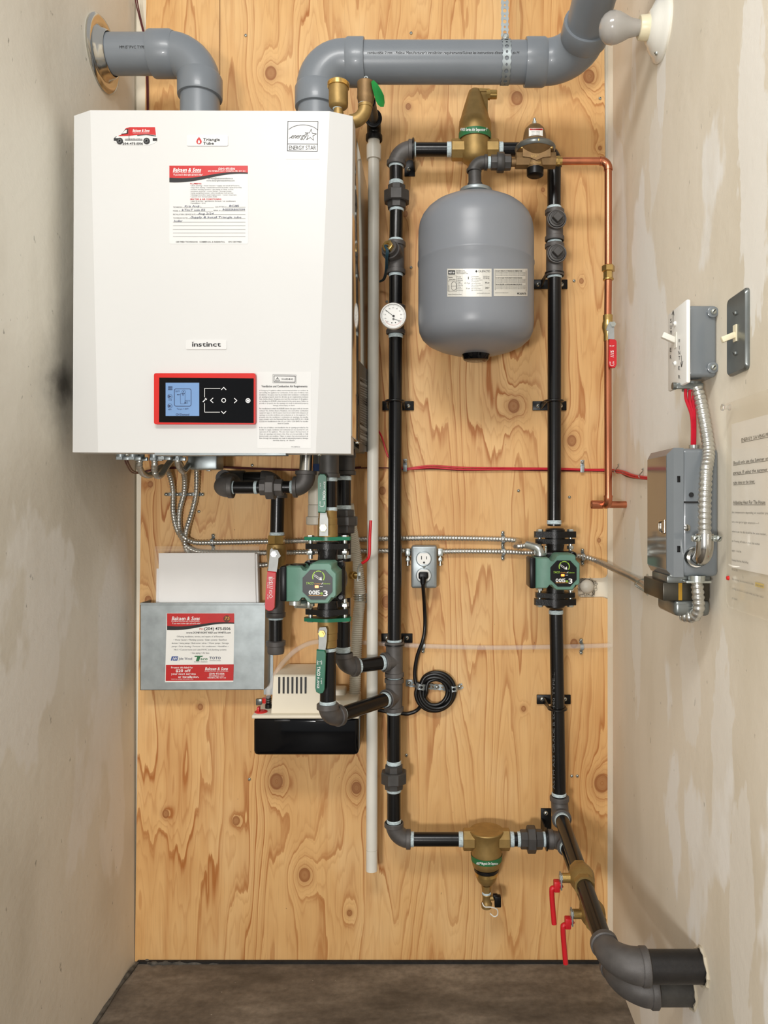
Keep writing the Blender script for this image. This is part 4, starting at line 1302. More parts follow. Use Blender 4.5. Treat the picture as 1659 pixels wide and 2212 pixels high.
tf = thing('tank_fittings', 'small black elbow and union linking tank top to the regulator', 'pipe fitting', T(1026, 405))
RN = .0125
mb = MB(); mb.tube(bend(T(1052, 351), T(1024, 352), T(1024, 372), None), RN * 1.22, 22); collar(mb, T(1053, 351), -RT, .008, RN); collar(mb, T(1024, 372), UP, .007, RN); mb.build('elbow', 'iron_dark', tf)
mb = MB(); mb.cyl(T(1025.5, 372), T(1026, 403), RN * 1.22, 22); collar(mb, T(1026, 404), UP, .008, RN); mb.build('tee', 'iron_dark', tf)
tape(tf, T(1056.5, 351), RT, .008, RN); tape(tf, T(1027, 406), UP, .007, RN)
union(tf, T(1060, 351), T(1104, 351), RN, nut=(.3, .66), big=1.85)
MB().cyl(T(1103, 351), T(1114, 351), RN * .8, 16).build('nipple', 'bronze', tf)

# ---------------------------------------------------------------- pressure regulator
rg = thing('pressure_regulator', 'bronze pressure regulator with bell-shaped bonnet and black cap', 'valve', T(1156, 382))
rc = T(1156, 345)
mb = MB()
mb.cyl(T(1114, 347), T(1199, 347), 18 * KT, 8, ref=FR + UP * .3)
mb.lathe(T(1156, 372), UP, [(0, 16 * KT), (14 * KT, 19 * KT), (30 * KT, 22 * KT), (36 * KT, 30 * KT), (45 * KT, 40 * KT)], 32)
mb.prism([T(1127, 328) + FR * .02, T(1186, 328) + FR * .02, T(1186, 348) + FR * .02, T(1170, 350) + FR * .02, T(1156, 356) + FR * .02, T(1142, 350) + FR * .02, T(1127, 348) + FR * .02], FR * .004)
mb.build('body', 'bronze', rg)
MB().lathe(T(1156, 328), UP, [(0, 40 * KT), (3 * KT, 43 * KT), (7 * KT, 44 * KT), (11 * KT, 42 * KT), (13 * KT, 38 * KT)], 44).build('diaphragm_flange', 'plate_steel', rg)
MB().lathe(T(1155, 318), UP, [(0, 40 * KT), (3 * KT, 34 * KT), (8 * KT, 27 * KT), (14 * KT, 25.5 * KT), (28 * KT, 23.5 * KT), (38 * KT, 20.5 * KT), (45 * KT, 14 * KT), (49 * KT, 6 * KT), (50 * KT, 0)], 40).build('bonnet', 'bronze', rg)
mb = MB(); mb.cyl(T(1154.5, 270), T(1154.5, 262), 4.6 * KT, 6); mb.cyl(T(1154.5, 266), T(1154.5, 258), 3 * KT, 12); mb.sphere(T(1154.5, 258), 3.6 * KT, 12); mb.build('adjusting_screw', 'zinc_screw', rg)
for x in (1126, 1158, 1188):
    mb = MB(); mb.lathe(T(x, 327 if x != 1158 else 322) + FR * (.043 if x == 1158 else .02), FR, [(0, .0045), (.003, .004), (.005, .001)], 12); mb.build('flange_screw', 'brass', rg)
mb = MB(); mb.lathe(T(1156, 381), UP, [(0, 15 * KT), (2 * KT, 18 * KT), (16 * KT, 18.5 * KT), (18 * KT, 16 * KT)], 12); mb.build('strainer_cap', 'black_plastic', rg)
gr = on_cyl(T(1155, 0).x, -DT, 24.6 * KT)
l3 = MB(); l3.rect(gr, 1142.5, 277, 1172.5, 298.5, 0, .0012, 8); l3 = l3.build('warning_label', 'label_white', rg)
mb = MB(); mb.rect(gr, 1144, 277.6, 1172, 281, 0, .0017, 6); mb.text(gr, 'WARNING', 1148, 278, 1169, 280.4, 1, .0021, True)
for i in range(5): mb.text(gr, 'inspect yearly', 1148, 282.5 + i * 3, 1166, 284.6 + i * 3, 2, .0017)
mb.build('print', ['red_bezel', 'black_ink', 'grey_ink'], l3)
mb = MB(); g = front(DT + .0245); mb.text(g, '1/2"', 1148, 334, 1164, 339, 0, 0, True); mb.text(g, 'LEAD FREE', 1145, 351, 1168, 355, 0, .004); mb.build('cast_letters', 'cast_brass', rg)
mb = MB(); mb.cyl(T(1199, 348), T(1203, 348), .011, 16); mb.lathe(T(1203, 348), RT, [(0, .0115), (.006, .0115)], 6); mb.cyl(T(1206, 348), T(1214, 348), .0098, 16); mb.build('brass_adapter', 'brass', rg)

# ---------------------------------------------------------------- copper line
cu = thing('copper_line', 'thin copper water line dropping down the right edge of plywood', 'pipe', T(1314, 1095))
RC = 8 * KT
MB().cyl(T(1209, 348), T(1300, 348), RC, 20).build('tube', 'copper', cu)
mb = MB(); mb.tube(bend(T(1297, 348), T(1314, 348), T(1314, 366)), RC * 1.13, 20); mb.lathe(T(1296, 348), RT, [(0, RC), (0, RC * 1.18), (.003, RC * 1.18), (.003, RC)], 20, caps=False); mb.lathe(T(1314, 368), UP, [(0, RC), (0, RC * 1.18), (.003, RC * 1.18), (.003, RC)], 20, caps=False); mb.build('elbow', 'copper', cu)
MB().cyl(T(1314, 362), T(1314, 578), RC, 20).build('tube', 'copper', cu)
MB().cyl(T(1314, 600), T(1313, 690), RC, 20).build('tube', 'copper', cu)
MB().cyl(T(1313, 732), T(1314, 1075), RC, 20).build('tube', 'copper', cu)
ce = T(1314, 1090)
mb = MB(); mb.tube(bend(T(1314, 1070), ce, ce + Vector((0, .035, 0)), .018), RC * 1.13, 20); mb.lathe(T(1314, 1074), UP, [(0, RC), (0, RC * 1.2), (.003, RC * 1.2), (.003, RC)], 20, caps=False); mb.build('elbow', 'copper', cu)
cb = ce + Vector((0, .034, 0))
MB().cyl(cb - RT * .018, Vector((XR + .005, cb.y, cb.z)), RC * .98, 20, bev=.0005).build('tube', 'copper', cu)
MB().cyl(cb - RT * .034, cb - RT * .004, RC * 1.16, 20, bev=.002).build('end_cap', 'copper', cu)
for lab, lst in (('brass hex union on the copper line above the red valve', [(606, 11.5, 18), (600, 11.5, 18), (598, 8.5, 18), (595, 12, 6), (580, 12, 6), (578, 14, 6), (572, 14, 6)]),):
    u = thing('brass_union', lab, 'union', T(1314, 606))
    MB().lathe(T(1314, 607), UP, [((607 - y) * KT, r * KT) for y, r in [(606, 9.5), (605, 11.5), (602, 11.5), (601, 8.6)]], 22).build('ring', 'brass', u)
    MB().lathe(T(1314, 607), UP, [((607 - y) * KT, r * KT) for y, r in [(601, 10.5), (587, 10.5)]], 6).build('hex_body', 'brass', u)
    MB().lathe(T(1314, 607), UP, [((607 - y) * KT, r * KT) for y, r in [(587, 12.5), (586, 14), (575, 14), (573, 12)]], 6).build('hex_nut', 'brass', u)
wv = thing('water_valve', 'small brass valve with red grip on the copper line', 'valve', T(1314, 735))
MB().lathe(T(1313, 738), UP, [((738 - y) * KT, r * KT) for y, r in [(737, 9), (722, 9), (716, 11), (708, 12.5), (698, 12), (692, 10), (690, 10.5), (681, 10.5), (680, 8.5)]], 24).build('body', 'brass', wv)
mb = MB(); mb.cyl(T(1320, 705), T(1320, 705) + FR * .018, .006, 14); mb.lathe(T(1320, 705) + FR * .018, FR, [(0, .0065), (.004, .0065)], 6); mb.build('stem', 'zinc_screw', wv)
dV = DT + .016
V = lambda x, y: P(x, y, dV)
mb = MB(); mb.prism([V(1313, 700), V(1317, 695.5), V(1326, 696), V(1326.5, 735), V(1313, 733), V(1313, 716), V(1309, 713)], FR * .0025); mb.build('lever_plate', 'lever_steel', wv)
def grip(name, mt, parent, mapd, pts, th=.006):
    return MB().prism([mapd(x, y) for x, y in pts], FR * th, bev=.002).build(name, mt, parent)
gp = grip('red_grip', 'red_vinyl', wv, V, [(1315, 733), (1328, 734), (1331, 738), (1331, 788), (1328, 795), (1321, 796), (1315, 793), (1313.5, 786)])
mb = MB(); g = front(dV + .006)
mb.text(g, 'B-2-F', 1317, 745.5, 1327, 748.5, 0, .0005); mb.text(g, '///S', 1318.5, 757, 1325.5, 772, 0, .0005, True, 0, 90); mb.ring(g, 1322, 785, 5, .7, 0, .0005, 10, 20, 150); mb.text(g, 'ON', 1323, 781, 1326.5, 786, 0, .0005, False, 0, 90); mb.text(g, 'OFF', 1316.5, 781, 1319.5, 787, 0, .0005, False, 0, 90)
mb.build('print', 'white_ink', gp)

# ---------------------------------------------------------------- gauge and sensor on the left riser
DG = DP + .048
G_ = lambda x, y: P(x, y, DG)
ga = thing('pressure_gauge', 'round white-faced pressure gauge on the left riser', 'gauge', P(850, 712, DG))
KG = k(DG)
gc = G_(849.5, 683)
MB().lathe(gc + Vector((0, .03, 0)), FR, [(0, .008), (.012, .008), (.012, 24 * KG), (.016, 27 * KG), (.030, 28.3 * KG), (.034, 28.3 * KG), (.036, 27 * KG), (.036, 25.5 * KG), (.033, 25 * KG), (.033, 0)], 48).build('case', 'gauge_white', ga)
mb = MB(); g = lambda x, y, o=0.0: G_(x, y) + FR * (.0032 + o)
for i in range(51):
    a = math.radians(135 + i * 5.4)
    r0, r1 = (21, 23.6) if i % 5 == 0 else (22.3, 23.6)
    mb.line(g, [(849.5 + r0 * math.cos(a), 683 + r0 * math.sin(a)), (849.5 + r1 * math.cos(a), 683 + r1 * math.sin(a))], .45, 1, .0003)
for i in range(11):
    a = math.radians(135 + i * 27); x, y = 849.5 + 17.5 * math.cos(a), 683 + 17.5 * math.sin(a)
    mb.text(g, str(i * 10), x - 1.8, y - 1.2, x + 1.8, y + 1.2, 1, .0003)
for i in range(31):
    a = math.radians(20 + i * 4.67); mb.line(g, [(850 + 17.5 * math.cos(a), 688 + 14.5 * math.sin(a)), (850 + 18.8 * math.cos(a), 688 + 15.8 * math.sin(a))], .45, 2, .0003)
mb.ring(g, 849.5, 683, 25, .5, 1, .0003)
mb.disc(g, 846.5, 698, 1.3, 0, .0003); mb.disc(g, 854.5, 697.5, 1.3, 0, .0003)
mb.build('dial_print', ['black_ink', 'grey_ink', 'red_ink'], ga)
mb = MB(); mb.line(g, [(850.3, 683.7), (833, 670.5)], .9, 0, .0012); mb.disc(g, 850.3, 683.5, 2.5, 0, .0014); mb.line(g, [(850, 690), (865.5, 694)], .8, 0, .001); mb.ring(g, 850, 690, 1.7, 1, 0, .0014)
mb.build('needle', 'black_ink', ga)
sn = thing('temperature_sensor', 'brass-nutted temperature sensor with blue wire in riser tee', 'sensor', tc_)
s0 = tc_ + sens_dir * .032
MB().lathe(s0, sens_dir, [(0, RP * 1.15), (.012, RP * 1.15), (.012, RP * .9)], 24).build('bushing', 'iron_fitting', sn)
MB().lathe(s0 + sens_dir * .012, sens_dir, [(0, .0145), (.009, .0145), (.010, .012), (.010, .007), (.006, .007)], 6).build('hex_nut', 'brass', sn)
for o_ in (0, .0035):
    p0 = s0 + sens_dir * .02
    q_ = lambda x, y, d: P(x, y, d) + RT * o_
    MB().tube(smooth([p0, p0 + Vector((-.006, -.004, -.002)), q_(835, 541, .15), q_(834, 556, .14), q_(833, 580, .10), q_(830, 598, .06), q_(824, 606, .04), q_(812, 610, .03)], 8), .0021, 8).build('wire', 'dark_wire', sn)

# ---------------------------------------------------------------- brass valves beside the boiler top
DA = .33
KA = k(DA)
A = lambda x, y: P(x, y, DA)
fv = thing('air_vent', 'round brass float air vent with knurled cap on boiler top', 'valve', A(731, 245))
MB().lathe(A(731, 246), UP, [((246 - y) * KA, r * KA) for y, r in [(252, 11), (243, 11), (243, 10), (236, 10), (235, 13), (232, 18), (229, 20.3), (222, 20.8), (189, 20.8), (188, 18)]], 36).build('body', 'cast_brass', fv)
mb = MB()
n = 60
mb.lathe(A(731, 190), UP, [(0, 21 * KA), (1 * KA, 22.8 * KA), (10 * KA, 22.8 * KA), (13 * KA, 20 * KA), (15 * KA, 12 * KA), (16 * KA, 0)], 40)
for i in range(n):
    a = 2 * math.pi * i / n
    mb.box(A(731, 185) + Vector((math.cos(a), math.sin(a), 0)) * (22.8 * KA), (.0014, .0010, 9 * KA), Matrix.Rotation(a, 3, 'Z'))
mb.build('knurled_cap', 'brass', fv)
mb = MB(); mb.cyl(A(731, 176), A(731, 170), 3.5 * KA, 12); mb.sphere(A(731, 169), 3.2 * KA, 12); mb.build('vent_tip', 'brass', fv)
tape(fv, A(730, 232.5), UP, .008, .0105)

rv = thing('relief_valve', 'bronze relief valve on brass elbow beside boiler, green tag hanging', 'valve', A(788, 280))
MB().lathe(A(790, 231), UP, [((231 - y) * KA, r * KA) for y, r in [(231, 13), (228, 14), (221, 17), (216, 17.5), (212, 19), (207, 18.4), (204, 18.4), (184, 18.4), (182, 19), (179, 18.5), (176, 14), (175, 0)]], 36).build('body', 'bronze', rv)
mb = MB(); mb.cyl(A(790, 175), A(790, 171), 4 * KA, 12); mb.ring(front(DA), 791, 170, 3.2, 1.4, 0, .004); mb.tube([A(791 + 3.4 * math.cos(a * .6), 170 + 3.4 * math.sin(a * .6)) for a in range(11)], .0008, 6, closed=True); mb.build('lever_ring', 'plate_steel', rv)
tape(rv, A(789, 226), UP, .006, .0135)
mb = MB(); xe = XBR - .012
ev = A(788, 263)
mb.tube(bend(A(789, 228), ev, Vector((xe, ev.y, ev.z)), .032), 14.5 * KA, 28); mb.lathe(A(789, 233), UP, [(0, 14 * KA), (0, 15.6 * KA), (6 * KA, 15.6 * KA), (6 * KA, 14 * KA)], 28, caps=False); mb.build('brass_elbow', 'cast_brass', rv)
mb = MB()
tg = [(802, 177), (807, 173), (815, 181), (824, 195), (829.5, 207), (831, 222), (829, 231), (822, 231), (816, 226), (812, 218), (808, 205), (804, 190)]
mb.prism([P(x, y, DA + .02 - .0012 * (x - 800)) for x, y in tg], FR * .0008); mb.build('green_tag', 'tag_green', rv)
# drain pipe
wd = .07
W_ = lambda x, y, d=wd: P(x, y, d)
dp_ = thing('discharge_pipe', 'long white plastic pipe hanging down beside the left riser', 'pipe', W_(803, 1880))
b0 = A(792, 212) + Vector((.006, .012, 0))
b1 = W_(808, 262)
b1m = Vector((b1.x, b1.y, b1.z))
mb = MB(); mb.tube([b0, b1m + (b0 - b1m).normalized() * .03], .0125, 20); mb.build('black_nipple', 'dark_stub', dp_)
mb = MB(); mb.tube(bend(b1m + (b0 - b1m).normalized() * .05, W_(808, 266), W_(808, 300), .03), .0175, 24); collar(mb, b1m + (b0 - b1m).normalized() * .05, (b1m - b0).normalized(), .008, .0148); collar(mb, W_(808, 304), UP, .014, .0146); mb.build('black_elbow', 'black_plastic', dp_)
Kw = k(wd)
MB().lathe(W_(807.5, 346), UP, [((346 - y) * Kw, r * Kw) for y, r in [(346, 13), (345, 15.5), (320, 15.8), (318, 15.8), (314, 15.5), (313, 13), (299, 13)]], 8 * 4).build('adapter', 'white_pvc', dp_)
MB().cyl(W_(807.5, 340), W_(803, 1880), 12.3 * Kw, 28).build('pipe', 'white_pvc', dp_)
MB().lathe(W_(803.2, 1835), UP, [(0, 12.4 * Kw), (0, 12.5 * Kw), (.001, 12.5 * Kw), (.001, 12.4 * Kw)], 20, caps=False).build('joint_mark', 'dull_pvc', dp_)
# ---------------------------------------------------------------- gas line
gd, gr_ = .10, .27
gl = thing('gas_pipe', 'black gas pipe under the boiler with union and rounded left elbow', 'pipe', P(600, 1412, gd))
Ga = lambda x, y: P(x, y, gr_)
Gb = lambda x, y: P(x, y, gd)
r3 = .0138
MB().cyl(Ga(663, 978), Ga(661, 1024), 15 * k(gr_), 24).build('zinc_nipple', 'chrome', gl)
elbow(gl, Ga(661, 1017), Ga(660, 1052), Ga(634, 1052), .0168, R=.026, cl=.009)
pipe(gl, Ga(636, 1052), Ga(606, 1052), r3); tape(gl, Ga(630, 1052), RT, .006, r3)
union(gl, Ga(562, 1053), Ga(612, 1053), r3, nut=(.28, .66), big=2.05, mt='iron_fitting')
pipe(gl, Ga(562, 1053), Ga(500, 1053), r3); tape(gl, Ga(553, 1053), RT, .007, r3); tape(gl, Ga(502, 1053), RT, .009, r3)
ec = Ga(474, 1053)
mb = MB()
path = bend(Ga(503, 1053), ec, ec + Vector((.012, .06, .012)), .028)
mb.tube(path, .0225, 24); collar(mb, Ga(504, 1053), -RT, .011, .0172); mb.build('elbow', 'iron_fitting', gl)
bk = Gb(520, 1034)
MB().tube([ec + Vector((.01, .05, .01)), bk + Vector((-.03, -.02, 0))], .0165, 20).build('pipe', 'black_pipe', gl)
mb = MB(); mb.tube(bend(bk + Vector((-.034, -.03, 0)), bk + Vector((-.03, 0, 0)), bk + Vector((.01, 0, 0)), .028), RP * 1.2, 22); mb.build('elbow', 'iron_dark', gl)
pipe(gl, bk, Gb(572, 1034))
mb = MB(); mb.tube(bend(Gb(566, 1034), Gb(600, 1034), Gb(600, 1074), .034), RP * 1.2, 22); collar(mb, Gb(600, 1076), UP, .010, RP); mb.build('elbow', 'iron_dark', gl)
pipe(gl, Gb(600, 1070), Gb(598, 1166)); tape(gl, Gb(598.5, 1153), UP, .008)
mb = MB(); mb.cyl(Gb(597, 1228), Gb(596, 1330), RP * 1.28, 24); collar(mb, Gb(596, 1333), UP, .012, RP); mb.build('tee', 'iron_dark', gl)
pipe(gl, Gb(596, 1320), Gb(596, 1395)); tape(gl, Gb(596, 1336), UP, .005)
mb = MB(); Kg = k(gd); mb.lathe(Gb(596, 1413), UP, [((1413 - y) * Kg, r * Kg) for y, r in [(1413, 12), (1412, 16.5), (1408, 18), (1395, 18.5), (1394, 20.5), (1385, 21), (1384, 19), (1383, 15)]], 28); mb.build('end_cap', 'iron_fitting', gl)
gv = thing('gas_valve', 'brass gas valve with wide red handle left of the pump', 'valve', Gb(598, 1235))
MB().lathe(Gb(597.5, 1236), UP, [((1236 - y) * Kg, r * Kg) for y, r in [(1175, 18), (1174, 19), (1157, 19), (1156, 16)][::1]], 6, phase=0).build('hex_end', 'brass', gv)
MB().lathe(Gb(597.5, 1236), UP, [((1236 - y) * Kg, r * Kg) for y, r in [(1236, 18), (1222, 18), (1215, 19), (1205, 21), (1195, 21.5), (1183, 21), (1176, 20), (1174, 15)]], 30).build('body', 'cast_brass', gv)
dv = .148
Gv = lambda x, y: P(x, y, dv)
MB().cyl(Gb(596, 1197), Gv(592, 1197), .008, 16).build('stem', 'brass', gv)
mb = MB(); mb.prism([Gv(584, 1188), Gv(588, 1183), Gv(590, 1187), Gv(600, 1188), Gv(604, 1195), Gv(607, 1201), Gv(602, 1206), Gv(601, 1218), Gv(598, 1236), Gv(579, 1237), Gv(582, 1212)], FR * .003); mb.build('lever_plate', 'lever_steel', gv)
mb = MB(); mb.lathe(Gv(592, 1197) + FR * .003, FR, [(0, .0075), (.001, .0075), (.001, .006), (.005, .006)], 6); mb.cyl(Gv(592, 1197) + FR * .005, Gv(592, 1197) + FR * .011, .003, 10); mb.build('nut', 'zinc_screw', gv)
gp = grip('red_grip', 'red_vinyl', gv, Gv, [(579, 1233), (597.5, 1235), (597, 1250), (594.5, 1312), (590, 1318), (582, 1319.5), (575, 1316), (573.5, 1308), (576, 1260)], .008)
mb = MB(); g = front(dv + .008)
mb.text(g, 'B-3', 581, 1246, 589, 1254, 0, .0006, True, 0, -90); mb.text(g, '///S', 580.5, 1256, 589, 1272, 0, .0006, True, 0, 90); mb.line(g, [(579, 1249), (593, 1249.5)], .5, 0, .0006)
mb.text(g, 'CSA', 581, 1274, 588, 1283, 0, .0006, False, 0, 90); mb.text(g, '125 G', 577.5, 1284, 580, 1294, 0, .0006, False, 0, 90); mb.line(g, [(581, 1288), (585, 1284), (589, 1288), (585, 1292)], .8, 0, .0006, True)
mb.text(g, 'ITALY', 577.5, 1258, 579.5, 1270, 0, .0006, False, 0, 90)
mb.build('print', 'white_ink', gp)

# ---------------------------------------------------------------- pipes under the boiler that feed the left pump
D1, D2 = .28, .168
B1 = lambda x, y: P(x, y, D1)
B2 = lambda x, y: P(x, y, D2)
zb_ = zbot
fr1 = thing('boiler_supply_pipe', 'front black pipe from boiler bottom down to the left pump elbow', 'pipe', fe - UP * .03)
mb = MB(); a, b = Vector((B1(711, 0).x, -D1, zb_ - .004)), B1(711, 1032)
mb.cyl(a, b, RP * 1.28, 24); collar(mb, b, UP, .010, RP); collar(mb, a - UP * .008, -UP, .011, RP); mb.build('coupling', 'iron_dark', fr1)
pipe(fr1, B1(711, 1028), B1(711, 1110)); tape(fr1, B1(711, 1035), UP, .010); tape(fr1, B1(711, 1100), UP, .009)
pipe(fr1, B1(709, 1398), fe + UP * .034, .0175); tape(fr1, B1(709, 1403), UP, .008); tape(fr1, fe + UP * .036, UP, .010, .0172)
elbow(fr1, fe + UP * .034, fe, fe - dirB * .040, .0172, R=.034, cl=.012)
tape(fr1, fe - dirB * .043, dirB, .010)
pipe(fr1, fe - dirB * .040, tB + dirB * .03)
rr2 = thing('boiler_return_pipe', 'rear black pipe with union dropping behind the left pump', 'pipe', re_ - UP * .03)
mb = MB(); a, b = Vector((B2(741, 0).x, -D2, zb_ - .004)), B2(747, 1026)
a.x = b.x
mb.cyl(a, b, RP * 1.28, 24); collar(mb, b, UP, .010, RP); collar(mb, a - UP * .012, -UP, .011, RP); mb.build('coupling', 'iron_dark', rr2)
pipe(rr2, B2(743, 1020), B2(743, 1106)); tape(rr2, B2(743, 1033), UP, .010); tape(rr2, B2(743, 1096), UP, .010)
union(rr2, B2(745, 1101), B2(745, 1152), nut=(.28, .68), big=1.85)
pipe(rr2, B2(743, 1150), re_ + UP * .034)
tape(rr2, B2(742, 1202), UP, .009); tape(rr2, re_ + UP * .044, UP, .014)
elbow(rr2, re_ + UP * .036, re_, re_ - dirA * .036, cl=.012)
tape(rr2, re_ - dirA * .040, dirA, .010)
pipe(rr2, re_ - dirA * .036, tA + dirA * .03)
# purge valve on the rear pipe with a long red lever
pv = thing('purge_valve', 'brass side valve with long thin red lever by the white hose', 'valve', B2(745, 1260))
MB().lathe(B2(743, 1290), UP, [(0, RP * 1.25), (.015, RP * 1.25), (.025, RP * 1.45), (.055, RP * 1.45), (.065, RP * 1.25), (.085, RP * 1.25)], 26).build('body', 'cast_brass', pv)
hv = P(766, 1243, .19)
mb = MB(); mb.cyl(B2(748, 1243), hv, .009, 18); mb.cyl(hv, P(772, 1243, .19), .006, 12); mb.build('stem', 'brass', pv)
mb = MB(); mb.lathe(P(774.5, 1243, .19), RT, [(0, .0085), (.005, .0085)], 6); mb.tube(smooth([P(773, 1255, .19), P(773, 1235, .19), P(776, 1222, .192), P(784, 1216, .195)], 6), .0024, 8); mb.build('lever', 'zinc_screw', pv)
MB().tube(smooth([P(782, 1217, .194), P(794, 1208, .198), P(798, 1195, .20), P(799, 1160, .20), P(801, 1124, .20)], 8), .0034, 12).build('red_grip', 'red_vinyl', pv)

# isolation flange valves above and below the left pump (green handles)
def flange_plate(mb, c, w, t, r=.026, m=0):
    """two-bolt oval flange in plan"""
    n = 10
    pts = []
    for i in range(n + 1):
        a = math.radians(-35 + 70 * i / n); pts.append(Vector((w - .013 + .013 * math.cos(a), .013 * math.sin(a) * 1.6, 0)))
    for i in range(n + 1):
        a = math.radians(60 + 60 * i / n); pts.append(Vector((r * 1.15 * math.cos(a), r * 1.1 * math.sin(a), 0)))
    for i in range(n + 1):
        a = math.radians(145 + 70 * i / n); pts.append(Vector((-(w - .013) + .013 * math.cos(a), .013 * math.sin(a) * 1.6, 0)))
    for i in range(n + 1):
        a = math.radians(240 + 60 * i / n); pts.append(Vector((r * 1.15 * math.cos(a), r * 1.1 * math.sin(a), 0)))
    mb.prism([Vector(c) + p for p in pts], Vector((0, 0, t)), m)

def iso_valve(label, up, yflange, ystem, xs, handle, print_rot):
    c = B1(708, yflange)
    v = thing('isolation_valve', label, 'valve', c, 'green-handled valves of the left pump')
    s_ = 1 if up else -1
    ax = UP * s_
    mb = MB(); flange_plate(mb, c - UP * .0037, .052, .0075); mb.build('flange', 'green_paint', v)
    L = .062
    MB().lathe(c, ax, [(0, .0225), (.004, .0222), (.030, .0222), (.031, .0212), (.045, .0212), (.046, .0203), (L, .0203)], 30).build('body', 'cast_brass', v)
    ds_ = D1 + .035
    S = lambda x, y: P(x, y, ds_)
    MB().cyl(B1(706, ystem), S(xs, ystem), .008, 16).build('stem', 'brass', v)
    if up: pl_ = [(690, 1158), (691, 1122), (692, 1106), (705, 1106), (709, 1122), (709, 1158)]
    else: pl_ = [(688, 1405), (689, 1390), (688, 1362), (691, 1355), (704, 1354), (707, 1360), (706, 1385), (703, 1405)]
    MB().prism([S(x, y) for x, y in pl_], FR * .0025).build('lever_plate', 'lever_steel', v)
    mb = MB(); q = S(xs, ystem) + FR * .0025; mb.lathe(q, FR, [(0, .0078), (.0045, .0078)], 6); mb.cyl(q + FR * .004, q + FR * .008, .0042, 12); mb.build('nut', 'brass', v)
    gp = grip('green_grip', 'green_vinyl', v, S, handle, .009)
    mb = MB(); g = front(ds_ + .009)
    if up:
        mb.text(g, 'FLANGE', 699, 1040, 703, 1062, 0, .0006, False, 0, 90); mb.text(g, 'TACO', 697, 1062, 703, 1080, 0, .0006, True, 0, 90); mb.text(g, '1" NPT', 691, 1043, 693, 1055, 0, .0006, False, 0, 90)
        mb.text(g, 'ON', 690.5, 1083, 692.5, 1090, 0, .0006, False, 0, 90); mb.text(g, 'OFF', 699.5, 1083, 702, 1091, 0, .0006, False, 0, 90); mb.ring(g, 695.5, 1089, 5.5, .7, 0, .0006, 10, 30, 150)
    else:
        mb.text(g, 'TACO', 685, 1440, 692, 1460, 0, .0006, True, 0, -90); mb.text(g, 'FLANGE', 685, 1463, 690, 1487, 0, .0006, False, 0, -90); mb.text(g, '1" NPT', 693, 1465, 695.5, 1478, 0, .0006, False, 0, -90)
        mb.text(g, 'OFF', 684.5, 1427, 687.5, 1436, 0, .0006, False, 0, -90); mb.text(g, 'ON', 693, 1428, 696, 1435, 0, .0006, False, 0, -90); mb.ring(g, 690, 1424, 5.5, .7, 0, .0006, 10, 30, 150)
    mb.build('print', 'white_ink', gp)
iso_valve('green-handled brass flange valve above the left pump, handle up', True, 1163, 1140, 699, [(688, 1107), (687.5, 1035), (689, 1027), (693, 1024), (702, 1024), (706, 1029), (706, 1100), (704, 1108)], 90)
iso_valve('green-handled brass flange valve below the left pump, handle down', False, 1337, 1368, 696, [(685, 1402), (702, 1403), (705, 1408), (702, 1488), (699, 1495), (692, 1497), (684, 1493), (682, 1484)], -90)

# ---------------------------------------------------------------- circulator pumps
def bolt(root, x, c, z0, z1, up=True):
    mb = MB()
    p0, p1 = Vector((c.x + x, c.y, z0)), Vector((c.x + x, c.y, z1))
    ax = (p1 - p0).normalized()
    mb.lathe(p0, ax, [(0, .0078), (.0015, .0086), (.0065, .0086)], 6)
    mb.cyl(p0, p1, .0048, 12)
    L = (p1 - p0).length
    mb.lathe(p0 + ax * (L - .017), ax, [(0, .0088), (.0075, .0088), (.0085, .008)], 6)
    return mb.build('bolt', 'zinc_screw', root)

